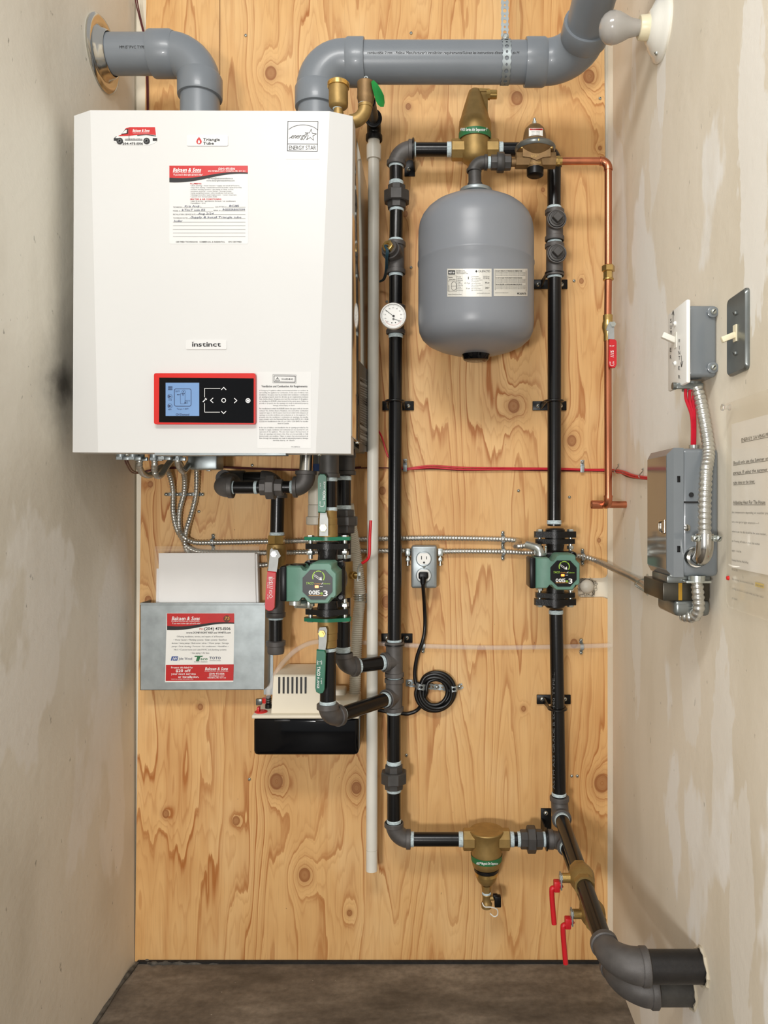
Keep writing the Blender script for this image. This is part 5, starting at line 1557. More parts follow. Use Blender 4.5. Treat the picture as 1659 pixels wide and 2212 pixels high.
def pump(label, O, half, protr, fc, iso):
    """O: pump axis centre; half: half the flange distance; protr: how far the face stands out; fc: pixel centre of the face"""
    r = thing('circulator_pump', label, 'pump', O - UP * half, 'green circulator pumps')
    # volute
    mb = MB()
    mb.lathe(O - UP * half, UP, [(0, .025), (.012, .024), (.03, .021), (half - .03, .024), (half, .03), (half + .03, .024), (2 * half - .03, .021), (2 * half - .012, .024), (2 * half, .025)], 28)
    mb.lathe(O, FR, [(-.03, .02), (-.02, .038), (.0, .044), (.03, .044), (.04, .040)], 36)
    mb.build('volute', 'black_cast', r)
    mb = MB(); mb.box(O + FR * .04 , (.088, .018, .088), bev=.008, segs=3)
    for sx in (-1, 1):
        for sz in (-1, 1):
            mb.lathe(O + FR * .047 + Vector((sx * .035, 0, sz * .035)), FR, [(0, .009), (.006, .0085), (.007, .006), (.003, .005)], 14)
    mb.build('motor_plate', 'black_cast', r)
    for s_ in (-1, 1):
        mb = MB(); zf = O.z + s_ * (half - .010)
        flange_plate(mb, Vector((O.x, O.y, zf - .006)), .049, .012); mb.build('flange', 'black_cast', r)
        if not iso:
            mb = MB(); z2 = O.z + s_ * (half + .007); flange_plate(mb, Vector((O.x, O.y, z2 - .0075)), .052, .015)
            mb.lathe(Vector((O.x, O.y, z2)), UP * s_, [(0, .024), (.012, .024), (.015, .021)], 28); mb.build('companion_flange', 'black_cast', r)
            ze, zi = O.z + s_ * (half + .020), O.z + s_ * (half - .038)
        else:
            ze, zi = O.z + s_ * (half + .014), O.z + s_ * (half - .038)
        for sx in (-1, 1): bolt(r, sx * .038, O, ze, zi)
    # green motor housing
    yF = O.y - protr
    fcw = P(fc[0], fc[1], -yF)
    u = .00094
    out = [(-68, 38), (-38, 38), (-33, 31), (-26, 30), (-20, 36), (-16, 43), (-9, 46), (26, 46), (31, 42), (31, 34), (36, 28), (41, 24), (41, -25), (37, -30), (31, -30), (27, -37), (23, -42), (-17, -42), (-23, -38), (-29, -30), (-36, -30), (-42, -38), (-68, -38)]
    poly = [Vector((fcw.x + a * u, yF, fcw.z + b * u)) for a, b in out]
    mb = MB(); mb.prism([p + Vector((0, .085, 0)) for p in poly], FR * .085, bev=.004); mb.build('motor_housing', 'pump_green', r, angle=50)
    mb = MB(); mb.box(Vector((fcw.x - 75 * u, yF + .036, fcw.z)), (.014, .070, .072), bev=.004); mb.build('control_cover', 'black_plastic', r)
    mb = MB(); mb.lathe(Vector((fcw.x - 50 * u, yF + .04, fcw.z + 37 * u)), UP, [(0, .017), (.003, .016)], 24); mb.build('knockout_plug', 'black_plastic', r)
    oc = [(-32, 14), (-16, 31), (16, 31), (32, 14), (32, -16), (16, -33), (-14, -33), (-32, -16)]
    dF = -yF
    fcp = MB().prism([Vector((fcw.x + a * u, yF + .001, fcw.z + b * u)) for a, b in oc], FR * .0030).build('face_plate', 'black_plastic', r)
    X, Y = fc
    S = u / k(dF)
    g0 = front(dF + .002)
    g = lambda x, y, o=0.0: g0(X + x * S, Y + y * S, o)
    mb = MB(); e = .0006
    mb.ring(g, 2, -16, 12.5, 2.2, 1, e, 22, 155, 235); mb.ring(g, 2, -16, 12.5, 2.2, 1, e, 16, 244, 300); mb.ring(g, 2, -16, 12.5, 2.2, 1, e, 22, 309, 395)
    mb.line(g, [(-7, -21), (7, -12)], .8, 0, e); mb.line(g, [(-8, -18.5), (5, -9.5)], .8, 0, e); mb.poly(g, [(8, -16.5), (9.5, -8.5), (2.5, -9.5)], 0, e)
    mb.text(g, 'TACO', -25, -5.2, -9, .2, 1, e, True, .2); mb.text(g, 'Comfort', -7, -2.8, 8, .2, 4, e, False, .25); mb.text(g, 'Solutions', 12, -3.2, 27, .2, 1, e, False, .25); mb.line(g, [(8.5, 0), (11.5, -3)], 1, 0, e)
    mb.rect(g, 5, 4.6, 11, 5.6, 0, e)
    mb.text(g, '0015', -19, 13, 5, 22, 0, e, True); mb.text(g, 'e', 5.5, 15, 12, 22, 1, e, True); mb.text(g, '3', 12.5, 13, 22, 25.5, 0, e, True); mb.rect(g, -19, 23.4, 11, 24.4, 4, e)
    mb.build('print', ['white_ink', 'green_ink', 'grey_ink', 'black_ink', 'gold_ink'], fcp)
    mb = MB(); mb.poly(g, [(-5, 2.6), (1.5, 2.6), (2.5, 3.4), (2.5, 7), (1.5, 7.8), (-5, 7.8), (-5.8, 7), (-5.8, 3.4)], 0, e * 1.3); mb.build('status_light', 'led', fcp)
    return r, fcw, u, yF
O1 = B1(708, 1250)
lp, fc1, u1, yf1 = pump('green circulator pump under the boiler between green valve handles', O1, (B1(0, 1170).z - B1(0, 1330).z) / 2, .14, (686, 1262), True)
O2_ = Q(1199, 1227)
rp_, fc2, u2, yf2 = pump('green circulator pump on the right riser', O2_, (Q(0, 1160).z - Q(0, 1293).z) / 2, .122, (1217, 1238), False)
# conduit connector under the left pump
mb = MB(); q = Vector((fc1.x - 54 * u1, yf1 + .03, fc1.z - 38 * u1)); mb.cyl(q, q - UP * .010, .0125, 18); mb.cyl(q - UP * .008 + Vector((0, 0, 0)), q + Vector((.03, .02, -.012)), .009, 14); mb.box(q + Vector((.028, 0, -.006)), (.006, .01, .02), bev=.001); mb.build('conduit_connector', 'zinc_screw', lp)
# connector on top of the right pump's control box
mb = MB(); q = Vector((fc2.x - 50 * u2, yf2 + .045, fc2.z + 38 * u2)); mb.cyl(q, q + UP * .008, .0135, 20)
mb.tube(bend(q, q + UP * .018, q + Vector((-.03, .02, .026)), .014), .0105, 16)
for s_ in (-1, 1): mb.cyl(q + Vector((s_ * .013, 0, .004)), q + Vector((s_ * .013, 0, .022)), .0022, 8); mb.sphere(q + Vector((s_ * .013, 0, .022)), .0035, 8)
mb.build('conduit_connector', 'zinc_screw', rp_)
RPQ = q

# ---------------------------------------------------------------- drain trap and hose, condensate pump
tr = thing('condensate_trap', 'pale plastic condensate trap behind the boiler gas elbow', 'trap', P(680, 1135, .15))
Kt = k(.15)
tp = P(684, 1136, .15)
MB().lathe(tp, UP, [((1136 - y) * Kt, r * Kt) for y, r in [(1022, 17), (1020, 17), (978, 17)][::1]], 26).build('pipe', 'grey_enamel', tr)
MB().lathe(tp, UP, [((1136 - y) * Kt, r * Kt) for y, r in [(1090, 18), (1019, 18), (1018, 16)]], 26).build('upper_tube', 'corrugated_plastic', tr)
MB().lathe(tp, UP, [((1136 - y) * Kt, r * Kt) for y, r in [(1134, 20), (1132, 22.5), (1117, 22.5), (1115, 19), (1095, 18.5), (1091, 18.5), (1090, 16)]], 28).build('cup', 'dull_pvc', tr)
mat('blue_cap', (52, 84, 150), .4)
MB().cyl(P(687, 1018, .15), P(687, 1003, .15), 18.5 * Kt, 24).build('blue_ring', 'blue_cap', tr)
ch = thing('drain_hose', 'corrugated white drain hose beside the left pump', 'hose', P(770, 1500, .06))
MB()
mb = MB(); corrugated(mb, [P(752, 1090, .10), P(757, 1130, .09), P(767, 1190, .06), P(774, 1240, .05), P(778, 1290, .045), P(774, 1330, .045), P(770, 1390, .045), P(768, 1450, .045), P(766, 1520, .05)], 12 * k(.05), .0052, .07, 14)
mb.build('tube', 'corrugated_plastic', ch)
hc = thing('hose_clip', 'galvanised clip around the corrugated white hose', 'clip', P(785, 1300, .02))
mb = MB()
for y in (1287, 1292, 1297): mb.lathe(P(777, y, .045), UP, [(0, 13.2 * k(.045)), (.001, 13.8 * k(.045)), (.003, 13.8 * k(.045)), (.004, 13.2 * k(.045))], 22, caps=False)
mb.build('band', 'zinc_screw', hc)
mb = MB(); mb.box(P(794, 1292, .002), (.017, .003, .024), bev=.001); mb.build('tab', 'galvanised', hc)
mb = MB(); screw_head(mb, P(795, 1291, .004), FR, .0056); mb.build('screw', ['zinc_screw', 'black_plastic'], hc)

cpmp = thing('condensate_pump', 'black and cream condensate pump hung low on the plywood', 'pump', P(660, 1632, .08))
dF_ = .15
C = lambda x, y, d=dF_: P(x, y, d)
def rbox(mb, x0, y0, x1, y1, d0, d1, bev, taper=0.0, m=0):
    a, b = P(x0, y0, d1), P(x1, y1, d1)
    mb.box(Vector(((a.x + b.x) / 2, -(d0 + d1) / 2, (a.z + b.z) / 2)), (b.x - a.x, d1 - d0, a.z - b.z), bev=bev, m=m, segs=3)
mb = MB(); rbox(mb, 546.5, 1549, 774.5, 1633, .012, dF_, .011); mb.build('tank', 'gloss_black', cpmp)
mb = MB(); a, b = C(544, 0).x, C(776, 0).x; z = C(0, 1551).z
mb.box(Vector(((a + b) / 2, -(.010 + dF_ + .002) / 2, z + .003)), (b - a, dF_ - .006, .009), bev=.003, segs=3); mb.build('lid', 'cream_plastic', cpmp)
zl = z + .007
# motor cover: sloped top
dc = .135
f0 = [P(585, 1547, dc), P(708, 1547, dc), P(706, 1461, dc), P(590, 1461, dc)]
tp_ = [Vector((P(590, 1461, dc).x + .006, -.05, P(0, 1461, dc).z + .010)), Vector((P(706, 1461, dc).x - .004, -.05, P(0, 1461, dc).z + .010))]
mb = MB()
z0 = zl; zt_ = P(0, 1459, dc).z
xs0, xs1 = P(586, 0, dc).x, P(709, 0, dc).x
yb, yf = -.018, -dc
bm_pts = [Vector((xs0, yf, z0)), Vector((xs1, yf, z0)), Vector((xs1 - .004, yf + .004, zt_ - .003)), Vector((xs0 + .005, yf + .004, zt_ - .003)), Vector((xs1 - .005, yf + .008, zt_)), Vector((xs0 + .007, yf + .008, zt_)),
          Vector((xs1 - .012, yb, zt_ + .002)), Vector((xs0 + .016, yb, zt_ + .002)), Vector((xs1, yb, z0)), Vector((xs0, yb, z0))]
mb.add(bm_pts, [(0, 1, 2, 3), (3, 2, 4, 5), (5, 4, 6, 7), (7, 6, 8, 9), (1, 8, 6, 4, 2), (0, 3, 5, 7, 9), (0, 9, 8, 1)])
rbox(mb, 700, 1545 - 32, 772, 1547, .02, .118, .004)
rbox(mb, 700, 1490, 745, 1530, .02, .07, .006)
mb.build('motor_cover', 'cream_plastic', cpmp, angle=20)
for i in range(7):
    x = 603 + i * 9.5
    mb = MB(); a = P(x, 1463, dc); b = P(x - .3, 1498, dc)
    mb.box((a + b) / 2 + FR * .0006 + Vector((0, .002, 0)), (.0042, .003, a.z - b.z)); mb.build('vent_slot', 'black_rubber', cpmp)
for x0_, x1_ in ((606, 646), (671, 700)):
    mb = MB(); mb.box((P(x0_, 1545.5, dc) + P(x1_, 1545.5, dc)) / 2 + FR * .001, ((x1_ - x0_) * k(dc), .003, .0022)); mb.build('cover_notch', 'grey_enamel', cpmp)
mb = MB(); mb.box(C(610, 1557, dF_) , (.038, .002, .006), bev=.0005); mb.box(C(695, 1557, dF_), (.03, .002, .006), bev=.0005); mb.build('latch_slot', 'black_rubber', cpmp)
q = P(564, 1541, .125); q.z = zl
mb = MB(); mb.lathe(q, UP, [(0, .0155), (.002, .0155), (.003, .014)], 26); mb.box(q + Vector((-.006, 0, .007)), (.006, .016, .012), bev=.001); mb.build('red_cap', 'red_plastic', cpmp)
q2 = P(577, 1515, .06); q2.z = zl
mb = MB(); mb.lathe(q2 + Vector((-.008, .02, 0)), UP, [(0, .009), (.012, .009)], 18); mb.build('red_cap', 'red_plastic', cpmp)
q3 = P(580, 1529, .09); q3.z = zl
mb = MB(); mb.lathe(q3, UP, [(0, .0085), (.010, .0085), (.010, .006), (.014, .0072), (.016, .006), (.019, .007), (.021, .006), (.024, .007), (.026, .006), (.030, .006)], 18); mb.build('hose_barb', 'black_rubber', cpmp)
mb = MB(); mb.box(P(560, 1516, .004), (.016, .008, .016), bev=.001); mb.build('hanging_bracket', 'plate_steel', cpmp)
g = lambda x, y, o=0.0: Vector((P(x, y, .07).x, -.07 + (1450 - y) * .001, P(0, 1452, dc).z + .0016))
# outlet tube: clear vinyl to the right wall
ct = thing('clear_drain_tube', 'clear vinyl tube arching from condensate pump across to right wall', 'tube', P(700, 1400, .02))
q4 = q3 + UP * .016
pth = [q4, q4 + UP * .03, P(586, 1480, .085), P(597, 1452, .075), P(614, 1428, .06), P(640, 1404, .04), P(675, 1388, .02), P(720, 1386, .012), P(800, 1389, .010), P(860, 1393, .010), P(960, 1397, .010), P(1060, 1399, .010), P(1160, 1398, .010), P(1250, 1396, .010), P(1290, 1395, .012), Vector((XR + .002, -.016, P(1330, 1394, .016).z))]
outer = resample(smooth(pth, 12), .008)
mb = MB(); mb.tube(outer, .0062, 14, caps=False); mb.build('tube', 'clear_tube', ct)
# clips
def strap_clip(label, x, y, d, vert=True, span=16, nm='tube_clip', grp='galvanised tube and cable clips'):
    r = thing(nm, label, 'clip', P(x, y, 0), grp)
    mb = MB()
    s_ = span * .0012
    v = UP if vert else RT
    o_ = RT if vert else UP
    c = P(x, y, 0)
    w = .0042
    loop = [c + v * s_ + FR * .001, c + v * (s_ * .55) + FR * .001, c + v * (s_ * .40) + FR * (d * 2.0), c + FR * (d * 2.0 + .0022), c - v * (s_ * .40) + FR * (d * 2.0), c - v * (s_ * .55) + FR * .001, c - v * s_ + FR * .001]
    ps = smooth(loop, 4)
    vv, ff = [], []
    for p in ps:
        vv += [p - o_ * w, p + o_ * w, p + o_ * w + FR * .001, p - o_ * w + FR * .001]
    for i in range(len(ps) - 1):
        for j in range(4): ff.append((i * 4 + j, i * 4 + (j + 1) % 4, i * 4 + 4 + (j + 1) % 4, i * 4 + 4 + j))
    mb.add(vv, ff); mb.build('strap', 'galvanised', r, angle=60)
    for s2 in (-1, 1):
        mb = MB(); screw_head(mb, c + v * (s2 * s_ * .85) + FR * .002, FR, .0048); mb.build('screw', ['zinc_screw', 'black_plastic'], r)
strap_clip('tube clip on clear tube behind the black power cord', 914, 1393, .0062)
strap_clip('tube clip on clear tube near the right wall', 1255, 1396, .0062)

# ---------------------------------------------------------------- galvanised document holder with papers
dh_ = thing('document_holder', 'galvanised sheet-metal document pocket with red and white sticker', 'holder', P(437, 1492, .02))
dd0 = .055
H_ = lambda x, y, d=dd0: P(x, y, d)
mb = MB()
fpts = [H_(303, 1302), H_(572, 1302), H_(569, 1490), H_(303, 1491)]
mb.prism(fpts, Vector((0, .0012, 0)))
for pa, pb in ((0, 3), (1, 2)):
    a, b = fpts[pa], fpts[pb]
    a2, b2 = Vector((a.x + (.004 if pa == 0 else .004), -.001, a.z)), Vector((b.x + (.004 if pa == 0 else .004), -.001, b.z))
    mb.prism([a, b, b2, a2], Vector((.0012, 0, 0)))
a, b = fpts[3], fpts[2]
mb.prism([a, b, Vector((b.x, -.001, b.z)), Vector((a.x, -.001, a.z))], Vector((0, 0, .0012)))
mb.box((fpts[0] + fpts[1]) / 2 + Vector((0, -.0006, -.003)), (fpts[1].x - fpts[0].x, .003, .005), bev=.001)
mb.build('pocket', 'galvanised', dh_, angle=20)
mb = MB(); mb.prism([P(570, 1302, .0015), P(590, 1302, .0015), P(590, 1500, .0015), P(570, 1500, .0015)], FR * .0015)
mb.build('back_plate', 'galvanised', dh_)
stk = MB().prism([H_(360.5, 1324.5), H_(506.5, 1324.5), H_(504, 1472.5), H_(356.5, 1473.5)], FR * .0005).build('sticker', 'label_white', dh_)
g = front(dd0 + .0005)
mb = MB(); e = .0004
wave_header(mb, g, 361, 506, 1325, 1352, 1345, 0, 1, e, 9)
mb.text(g, 'Balcaen & Sons', 371, 1331.5, 431, 1339.5, 2, e * 2, True, .25); mb.text(g, 'PLUMBING HEATING AIR CONDITIONING', 370.5, 1340.8, 431, 1342.8, 2, e * 2); mb.text(g, '"If you want it done right call red & white."', 371.5, 1344.6, 434, 1348, 2, e * 2, False, .2)
mb.disc(g, 490, 1336.5, 7.4, 6, e * 2); mb.text(g, '75', 485, 1332, 496, 1339, 5, e * 3, True, .15)
mb.text(g, 'PH', 431, 1356.5, 439, 1361, 0, e); mb.text(g, '(204) 475-1506', 441.5, 1354.5, 498, 1361, 1, e, True)
mb.text(g, 'www.DONE RIGHT RED and WHITE.com', 402, 1364.5, 498, 1368.4, 1, e, True, .2)
for i, (t, a, b) in enumerate([('Offering installation, service, and repairs of all fixtures •', 382, 484), ('• Water heaters • Plumbing systems • Boiler systems • Backflow', 375, 490), ('devices • Sump pumps • Backwater valves • Water pumps • Sewage', 371, 494), ('pumps • Drain cleaning • Furnaces • Air conditioners • Humidifiers •', 371, 494), ("Hrv's • Custom home and cabin HVAC and plumbing systems", 376, 489), ('• Gas piping • Air lines', 412, 452)]):
    mb.text(g, t, a, 1373 + i * 7.1, b, 1376.6 + i * 7.1, 3, e)
mb.poly(g, [(371, 1418), (385, 1418), (383, 1427), (369, 1427)], 4, e); mb.text(g, 'JW', 372, 1419.6, 382.5, 1425.6, 2, e * 2, True, .2); mb.text(g, 'John Wood', 386, 1419.6, 415, 1425.6, 7, e)
mb.poly(g, [(421, 1416.5), (439, 1416.5), (437, 1419), (420, 1419)], 8, e); mb.poly(g, [(426, 1419), (433, 1419), (430, 1428), (423, 1428)], 8, e); mb.text(g, 'aco', 433, 1419.6, 448, 1426, 8, e, True, .15); mb.text(g, 'Comfort Solutions', 419, 1428, 448, 1430.6, 1, e, False, .2)
mb.text(g, 'TOTO', 452.5, 1418.4, 477, 1423.8, 7, e, True); mb.text(g, 'Perfection by Design', 453, 1425.6, 477, 1427.6, 3, e)
mb.poly(g, [(358.5, 1436), (505, 1435), (504, 1470), (358, 1471)], 0, e)
for t, a, b, y, h, bo_ in [('Present this label for', 370, 417, 1443.5, 3.8, True), ('$20 off', 380, 412, 1451.5, 6, True), ('your next service', 370, 423, 1457.5, 4.2, True), ('or installation.', 385, 430, 1464, 4.6, True), ('Cannot be combined with another offer.', 370, 418, 1467.6, 1.9, False), ('(204) 475-1506', 452, 485, 1457, 4, True), ('1392 PEMBINA HWY', 452, 485, 1461.6, 2.8, False), ('WINNIPEG, MB  R3T 2C1', 448, 488, 1465.4, 2.8, False)]:
    mb.text(g, t, a, y - h, b, y, 2, e * 2, bo_)
mb.text(g, 'Balcaen & Sons', 443, 1441, 492, 1447.5, 2, e * 2, True, .25); mb.text(g, 'PLUMBING HEATING AIR CONDITIONING', 442, 1448.8, 493, 1450.6, 2, e * 2)
mat('seal_brown', (96, 40, 20), .5)
mb.build('print', ['red_ink', 'black_ink', 'white_ink', 'grey_ink', 'blue_ink', 'gold_ink', 'seal_brown', 'lcd_ink', 'taco_green'], stk)
en = MB().prism([P(x, y, .040) for x, y in [(344, 1195), (551, 1194), (556, 1400), (345, 1400)]], FR * .004); en.prism([P(x, y, .035) for x, y in [(350, 1200), (556, 1196), (562, 1400), (352, 1400)]], FR * .003)
tag(en.build('envelope', 'paper', angle=20), 'blank white envelope standing in the galvanised document pocket', 'envelope')
tag(MB().prism([P(x, y, .028) for x, y in [(339, 1228), (420, 1228), (420, 1400), (337, 1400)]], FR * .0025).build('paper_sheet', 'paper', angle=20), 'folded white paper peeking out left behind the envelope', 'paper')
bag = thing('plastic_bag', 'clear zip plastic bag around the white envelope', 'bag', P(445, 1400, .03))
mb = MB(); mb.prism([P(x, y, .048) for x, y in [(334, 1180), (560, 1180), (563, 1400), (336, 1400)]], FR * .0005); mb.build('film', 'clear_film', bag)
mb = MB(); mb.tube([P(334, 1188, .049), P(450, 1187, .049), P(560, 1188, .049)], .0010, 6); mb.build('zip_seal', 'clear_film', bag)

# ---------------------------------------------------------------- flexible metal conduits
DC = .011
RCN = .0066
def conduit(label, pts, r=RCN):
    mb = MB(); corrugated(mb, pts, r, .0076, .13, 12)
    o = mb.build('metal_conduit', 'conduit_steel', angle=70)
    tag(o, label, 'conduit', 'flexible metal conduits')
    return o
zc = zbot - .034
def drop(x, d):
    p = P(x, 985, d); p.z = zc; return p
K_ = lambda x, y, d=DC: P(x, y, d)
conduit('leftmost metal conduit looping from boiler bottom, ending at the right pump', [drop(302, .27), drop(302, .27) - UP * .012, K_(301, 1008, .26), K_(308, 1022, .22), K_(322, 1027, .18), K_(336, 1020, .13), K_(349, 1009, .08), K_(361, 1016, .04), K_(370, 1038, .02), K_(374, 1066), K_(374, 1105), K_(381, 1140), K_(395, 1165), K_(404, 1180)] + [K_(430, 1192, DC), K_(500, 1194), K_(600, 1194), K_(760, 1191), K_(888, 1190)])
conduit('middle metal conduit from boiler bottom to the upper conduit run', [drop(334, .27), drop(334, .27) - UP * .014, K_(334, 1016, .26), K_(339, 1028, .25), K_(350, 1024, .22), K_(361, 1006, .18), K_(374, 992, .14), K_(388, 1000, .09), K_(397, 1022, .04), K_(399, 1045, .02), K_(397, 1068), K_(388, 1105), K_(388, 1140), K_(397, 1160, .024), K_(420, 1171), K_(455, 1172), K_(560, 1170), K_(700, 1167), K_(860, 1163), K_(950, 1162), K_(1085, 1165), K_(1120, 1170, .03), RPQ + Vector((-.055, .032, .022)), RPQ + Vector((-.028, .02, .024))])
conduit('rightmost metal conduit from boiler bottom to the left pump', [drop(384, .27), drop(384, .27) - UP * .008, K_(386, 1006, .25), K_(395, 1018, .22), K_(404, 1010, .17), K_(413, 996, .11), K_(421, 992, .06), K_(425, 1012, .02), K_(424, 1066), K_(414, 1110), K_(402, 1150, .02), K_(402, 1185), K_(430, 1214), K_(480, 1221), K_(560, 1221), K_(606, 1221, .02), P(625, 1262, .06), P(640, 1290, .20), Vector((fc1.x - 30 * u1, yf1 + .05, fc1.z - 44 * u1))])
conduit('metal conduit from the outlet box to behind the right pump', [K_(945, 1192), K_(1000, 1191), K_(1085, 1192), K_(1130, 1194), K_(1180, 1195), K_(1230, 1199), K_(1262, 1203), K_(1290, 1212, .02), P(1330, 1231, .10), P(1362, 1246, .22), P(1388, 1260, .34), P(1404, 1270, .40), Vector((.432, -.50, H0 - .142)), Vector((.424, -.604, H0 - .143))])
def cclip(label, x, y, vert=False, n=1):
    strap_clip(label, x, y, RCN, vert, 17, 'conduit_clip')
cclip('conduit clip on left of the three drooping conduits', 374, 1068)
cclip('conduit clip on middle of the three drooping conduits', 398, 1068)
cclip('conduit clip on right of the three drooping conduits', 424, 1068)
cclip('conduit clip just above the clear plastic bag', 461, 1171, True)
cclip('upper clip of the two stacked right of the outlet', 1086, 1165, True)
cclip('lower clip of the two stacked right of the outlet', 1086, 1192, True)
cclip('conduit clip just right of the right pump', 1258, 1203, True)

# ---------------------------------------------------------------- outlet box, plug, cord
ob_ = thing('outlet_box', 'galvanised duplex outlet box with white receptacles', 'outlet', P(915, 1272, .02))
do = .046
Ob = lambda x, y, d=do: P(x, y, d)
mb = MB(); a, b = Ob(888, 1179), Ob(944, 1271)
mb.box(Vector(((a.x + b.x) / 2, -do / 2, (a.z + b.z) / 2)), (b.x - a.x, do, a.z - b.z), bev=.006, segs=3); mb.build('box', 'galvanised', ob_)
mb = MB(); a, b = Ob(893, 1184), Ob(939, 1266)
mb.box(Vector(((a.x + b.x) / 2, -do - .0008, (a.z + b.z) / 2)), (b.x - a.x, .003, a.z - b.z), bev=.001)
for y in (1207, 1243): mb.lathe(Ob(915.5, y) + FR * .001, FR, [(0, 17.5 * k(do)), (.002, 17 * k(do)), (.0025, 16 * k(do)), (.0005, 15 * k(do))], 30)
mb.build('cover', 'galvanised', ob_)
d2_ = do + .0045
for y in (1207, 1243):
    pts = []
    for i in range(24):
        a = 2 * math.pi * i / 24
        pts.append((915.5 + 14.5 * math.cos(a), y + max(-12, min(12, 14.5 * math.sin(a)))))
    rc_ = MB().prism([P(x, yy, do + .001) for x, yy in pts], FR * .0035).build('receptacle', 'label_white', ob_)
    if y == 1207:
        mb = MB(); g = front(d2_); mb.rect(g, 909.6, y - 6, 911.4, y + 1.6, 0, .0003); mb.rect(g, 920.6, y - 5, 922.2, y + 1.2, 0, .0003); mb.disc(g, 916, y + 8.2, 2.3, 0, .0003, 12); mb.build('slot', 'black_ink', rc_)
mb = MB(); screw_head(mb, Ob(916, 1225) + FR * .002, FR, .0034); mb.build('screw', ['zinc_screw', 'black_plastic'], ob_)
for x, lab in ((881, 'l'), (951, 'r')):
    mb = MB(); c = P(x, 1193, .014)
    mb.box(c, (.014, .020, .020), bev=.002); mb.cyl(c + Vector((0, -.004, -.010)), c + Vector((0, -.004, -.033)), .0022, 8); mb.lathe(c + Vector((0, -.004, -.034)), UP, [(0, .0045), (.003, .0045)], 10); mb.box(c + Vector((0, -.004, -.018)), (.010, .008, .010), bev=.001)
    mb.build('conduit_connector', 'zinc_screw', ob_)
pc_ = thing('power_cord', 'black power cord coiled on the plywood below the outlet', 'cord', P(940, 1535, .01))
mb = MB(); mb.box(P(914.5, 1243, do + .016), (.024, .024, .017), bev=.004, segs=3); mb.lathe(P(914, 1248, do + .022), Vector((0, -.4, -1)), [(0, .008), (.012, .007), (.018, .0055)], 16); mb.build('plug', 'black_plastic', pc_)
RCd = .0050
cc = P(941, 1494, .012)
path = [P(914, 1252, do + .026), P(914, 1262, do + .026), P(915, 1280, .058), P(917, 1310, .03), P(918, 1350, .018), P(914, 1382, .022), P(902, 1415, .018), P(896, 1450, .014), P(898, 1475, .014)]
RX = .0395
for i in range(0, 62):
    a = math.radians(155 + i * 30)
    lay = (i // 12)
    q = RX + .010 - lay * .0045 + .002 * math.sin(i * .9)
    path.append(cc + Vector((math.cos(a) * q, -.004 - .0035 * (lay % 3) - .001 * math.sin(i), math.sin(a) * q)))
path += [P(905, 1530, .01), P(885, 1541, .01), P(868, 1541, .012), P(840, 1538, .015), P(800, 1530, .02), P(760, 1525, .03)]
mb = MB(); mb.tube(smooth(path, 5), RCd, 10); mb.build('cable', 'black_rubber', pc_)
cs = thing('coil_strap', 'perforated galvanised strap holding the coiled black cord', 'strap', P(940, 1490, .02))
perforated('band', [P(878, 1476, .002), P(895, 1479, .004), P(901, 1482, .026), P(912, 1485, .028), P(925, 1483, .016), P(940, 1484, .006), P(955, 1485, .006), P(966, 1487, .014), P(975, 1489, .026), P(986, 1488, .024), P(991, 1484, .004), P(1000, 1481, .002)], .015, UP, cs)
mb = MB(); mb.box(P(884, 1475, .003), (.018, .002, .017), bev=.0008); mb.build('end_tab', 'galvanised', cs)
for x, y in ((884, 1476), (944, 1484), (993, 1483)):
    mb = MB(); screw_head(mb, P(x, y, .008), FR, .0048); mb.build('screw', ['zinc_screw', 'black_plastic'], cs)

# ---------------------------------------------------------------- low-voltage wires
def wire(nm, label, mt, lists, r=.0022, cat='wire', grp=None):
    t = thing(nm, label, cat, lists[0][0], grp)
    for L_ in lists:
        MB().tube(smooth(L_, 7), r, 8).build('strand', mt, t)
    return t
rw = [[P(800, 905, .05), P(823, 940, .02), P(838, 985, .012), P(856, 1004, .008), P(876, 1012, .006), P(930, 1006, .006), P(1000, 1010, .006), P(1100, 1011, .006), P(1200, 1012, .006), P(1260, 1014, .006), P(1305, 1014, .006), Vector((XR - .006, -.012, P(1320, 1014, .01).z)), on_x(XR - .006, -1)(1345, 1018), on_x(XR - .006, -1)(1370, 1027), on_x(XR - .006, -1)(1420, 1034)]]
rw.append([q + Vector((0, -.002, -.0035 - .002 * math.sin(i))) for i, q in enumerate(rw[0][4:])])
wire('red_wire', 'pair of red wires running along the plywood to the grey box', 'red_wire', rw)
mw = [[drop(268, .30), P(274, 1004, .26), P(285, 1020, .12), P(302, 1022, .02), P(340, 1014, .006), P(390, 1011, .006), P(448, 1009, .006), P(520, 1012, .006), P(600, 1015, .006), P(660, 1016, .006), P(720, 1014, .006), P(780, 1011, .006), P(840, 1011, .006), P(876, 1014, .006), P(940, 1013, .005), P(1000, 1016, .005), P(1090, 1015, .005), P(1200, 1017, .005), P(1300, 1018, .005), on_x(XR - .004, -1)(1335, 1020), on_x(XR - .004, -1)(1360, 1031), on_x(XR - .004, -1)(1420, 1037)]]
mw.append([q + Vector((.004, 0, .003)) for q in mw[0][:4]] + [q + Vector((0, 0, .0026)) for q in mw[0][4:12]])
wire('maroon_wire', 'thin maroon wire from boiler underside running behind the risers', 'maroon_wire', mw, .0017)
wire('maroon_wire', 'thin maroon wire running down the top left corner', 'maroon_wire', [[P(290, -20, .03), P(294, 8, .02), P(303, 45, .008), P(311, 80, .005), P(315, 130, .004), P(317, 180, .004), P(318, 240, .004)], [P(294, -20, .03), P(298, 10, .02), P(306, 48, .008), P(314, 84, .005), P(318, 135, .004), P(320, 190, .004), P(320, 240, .004)]], .0016)
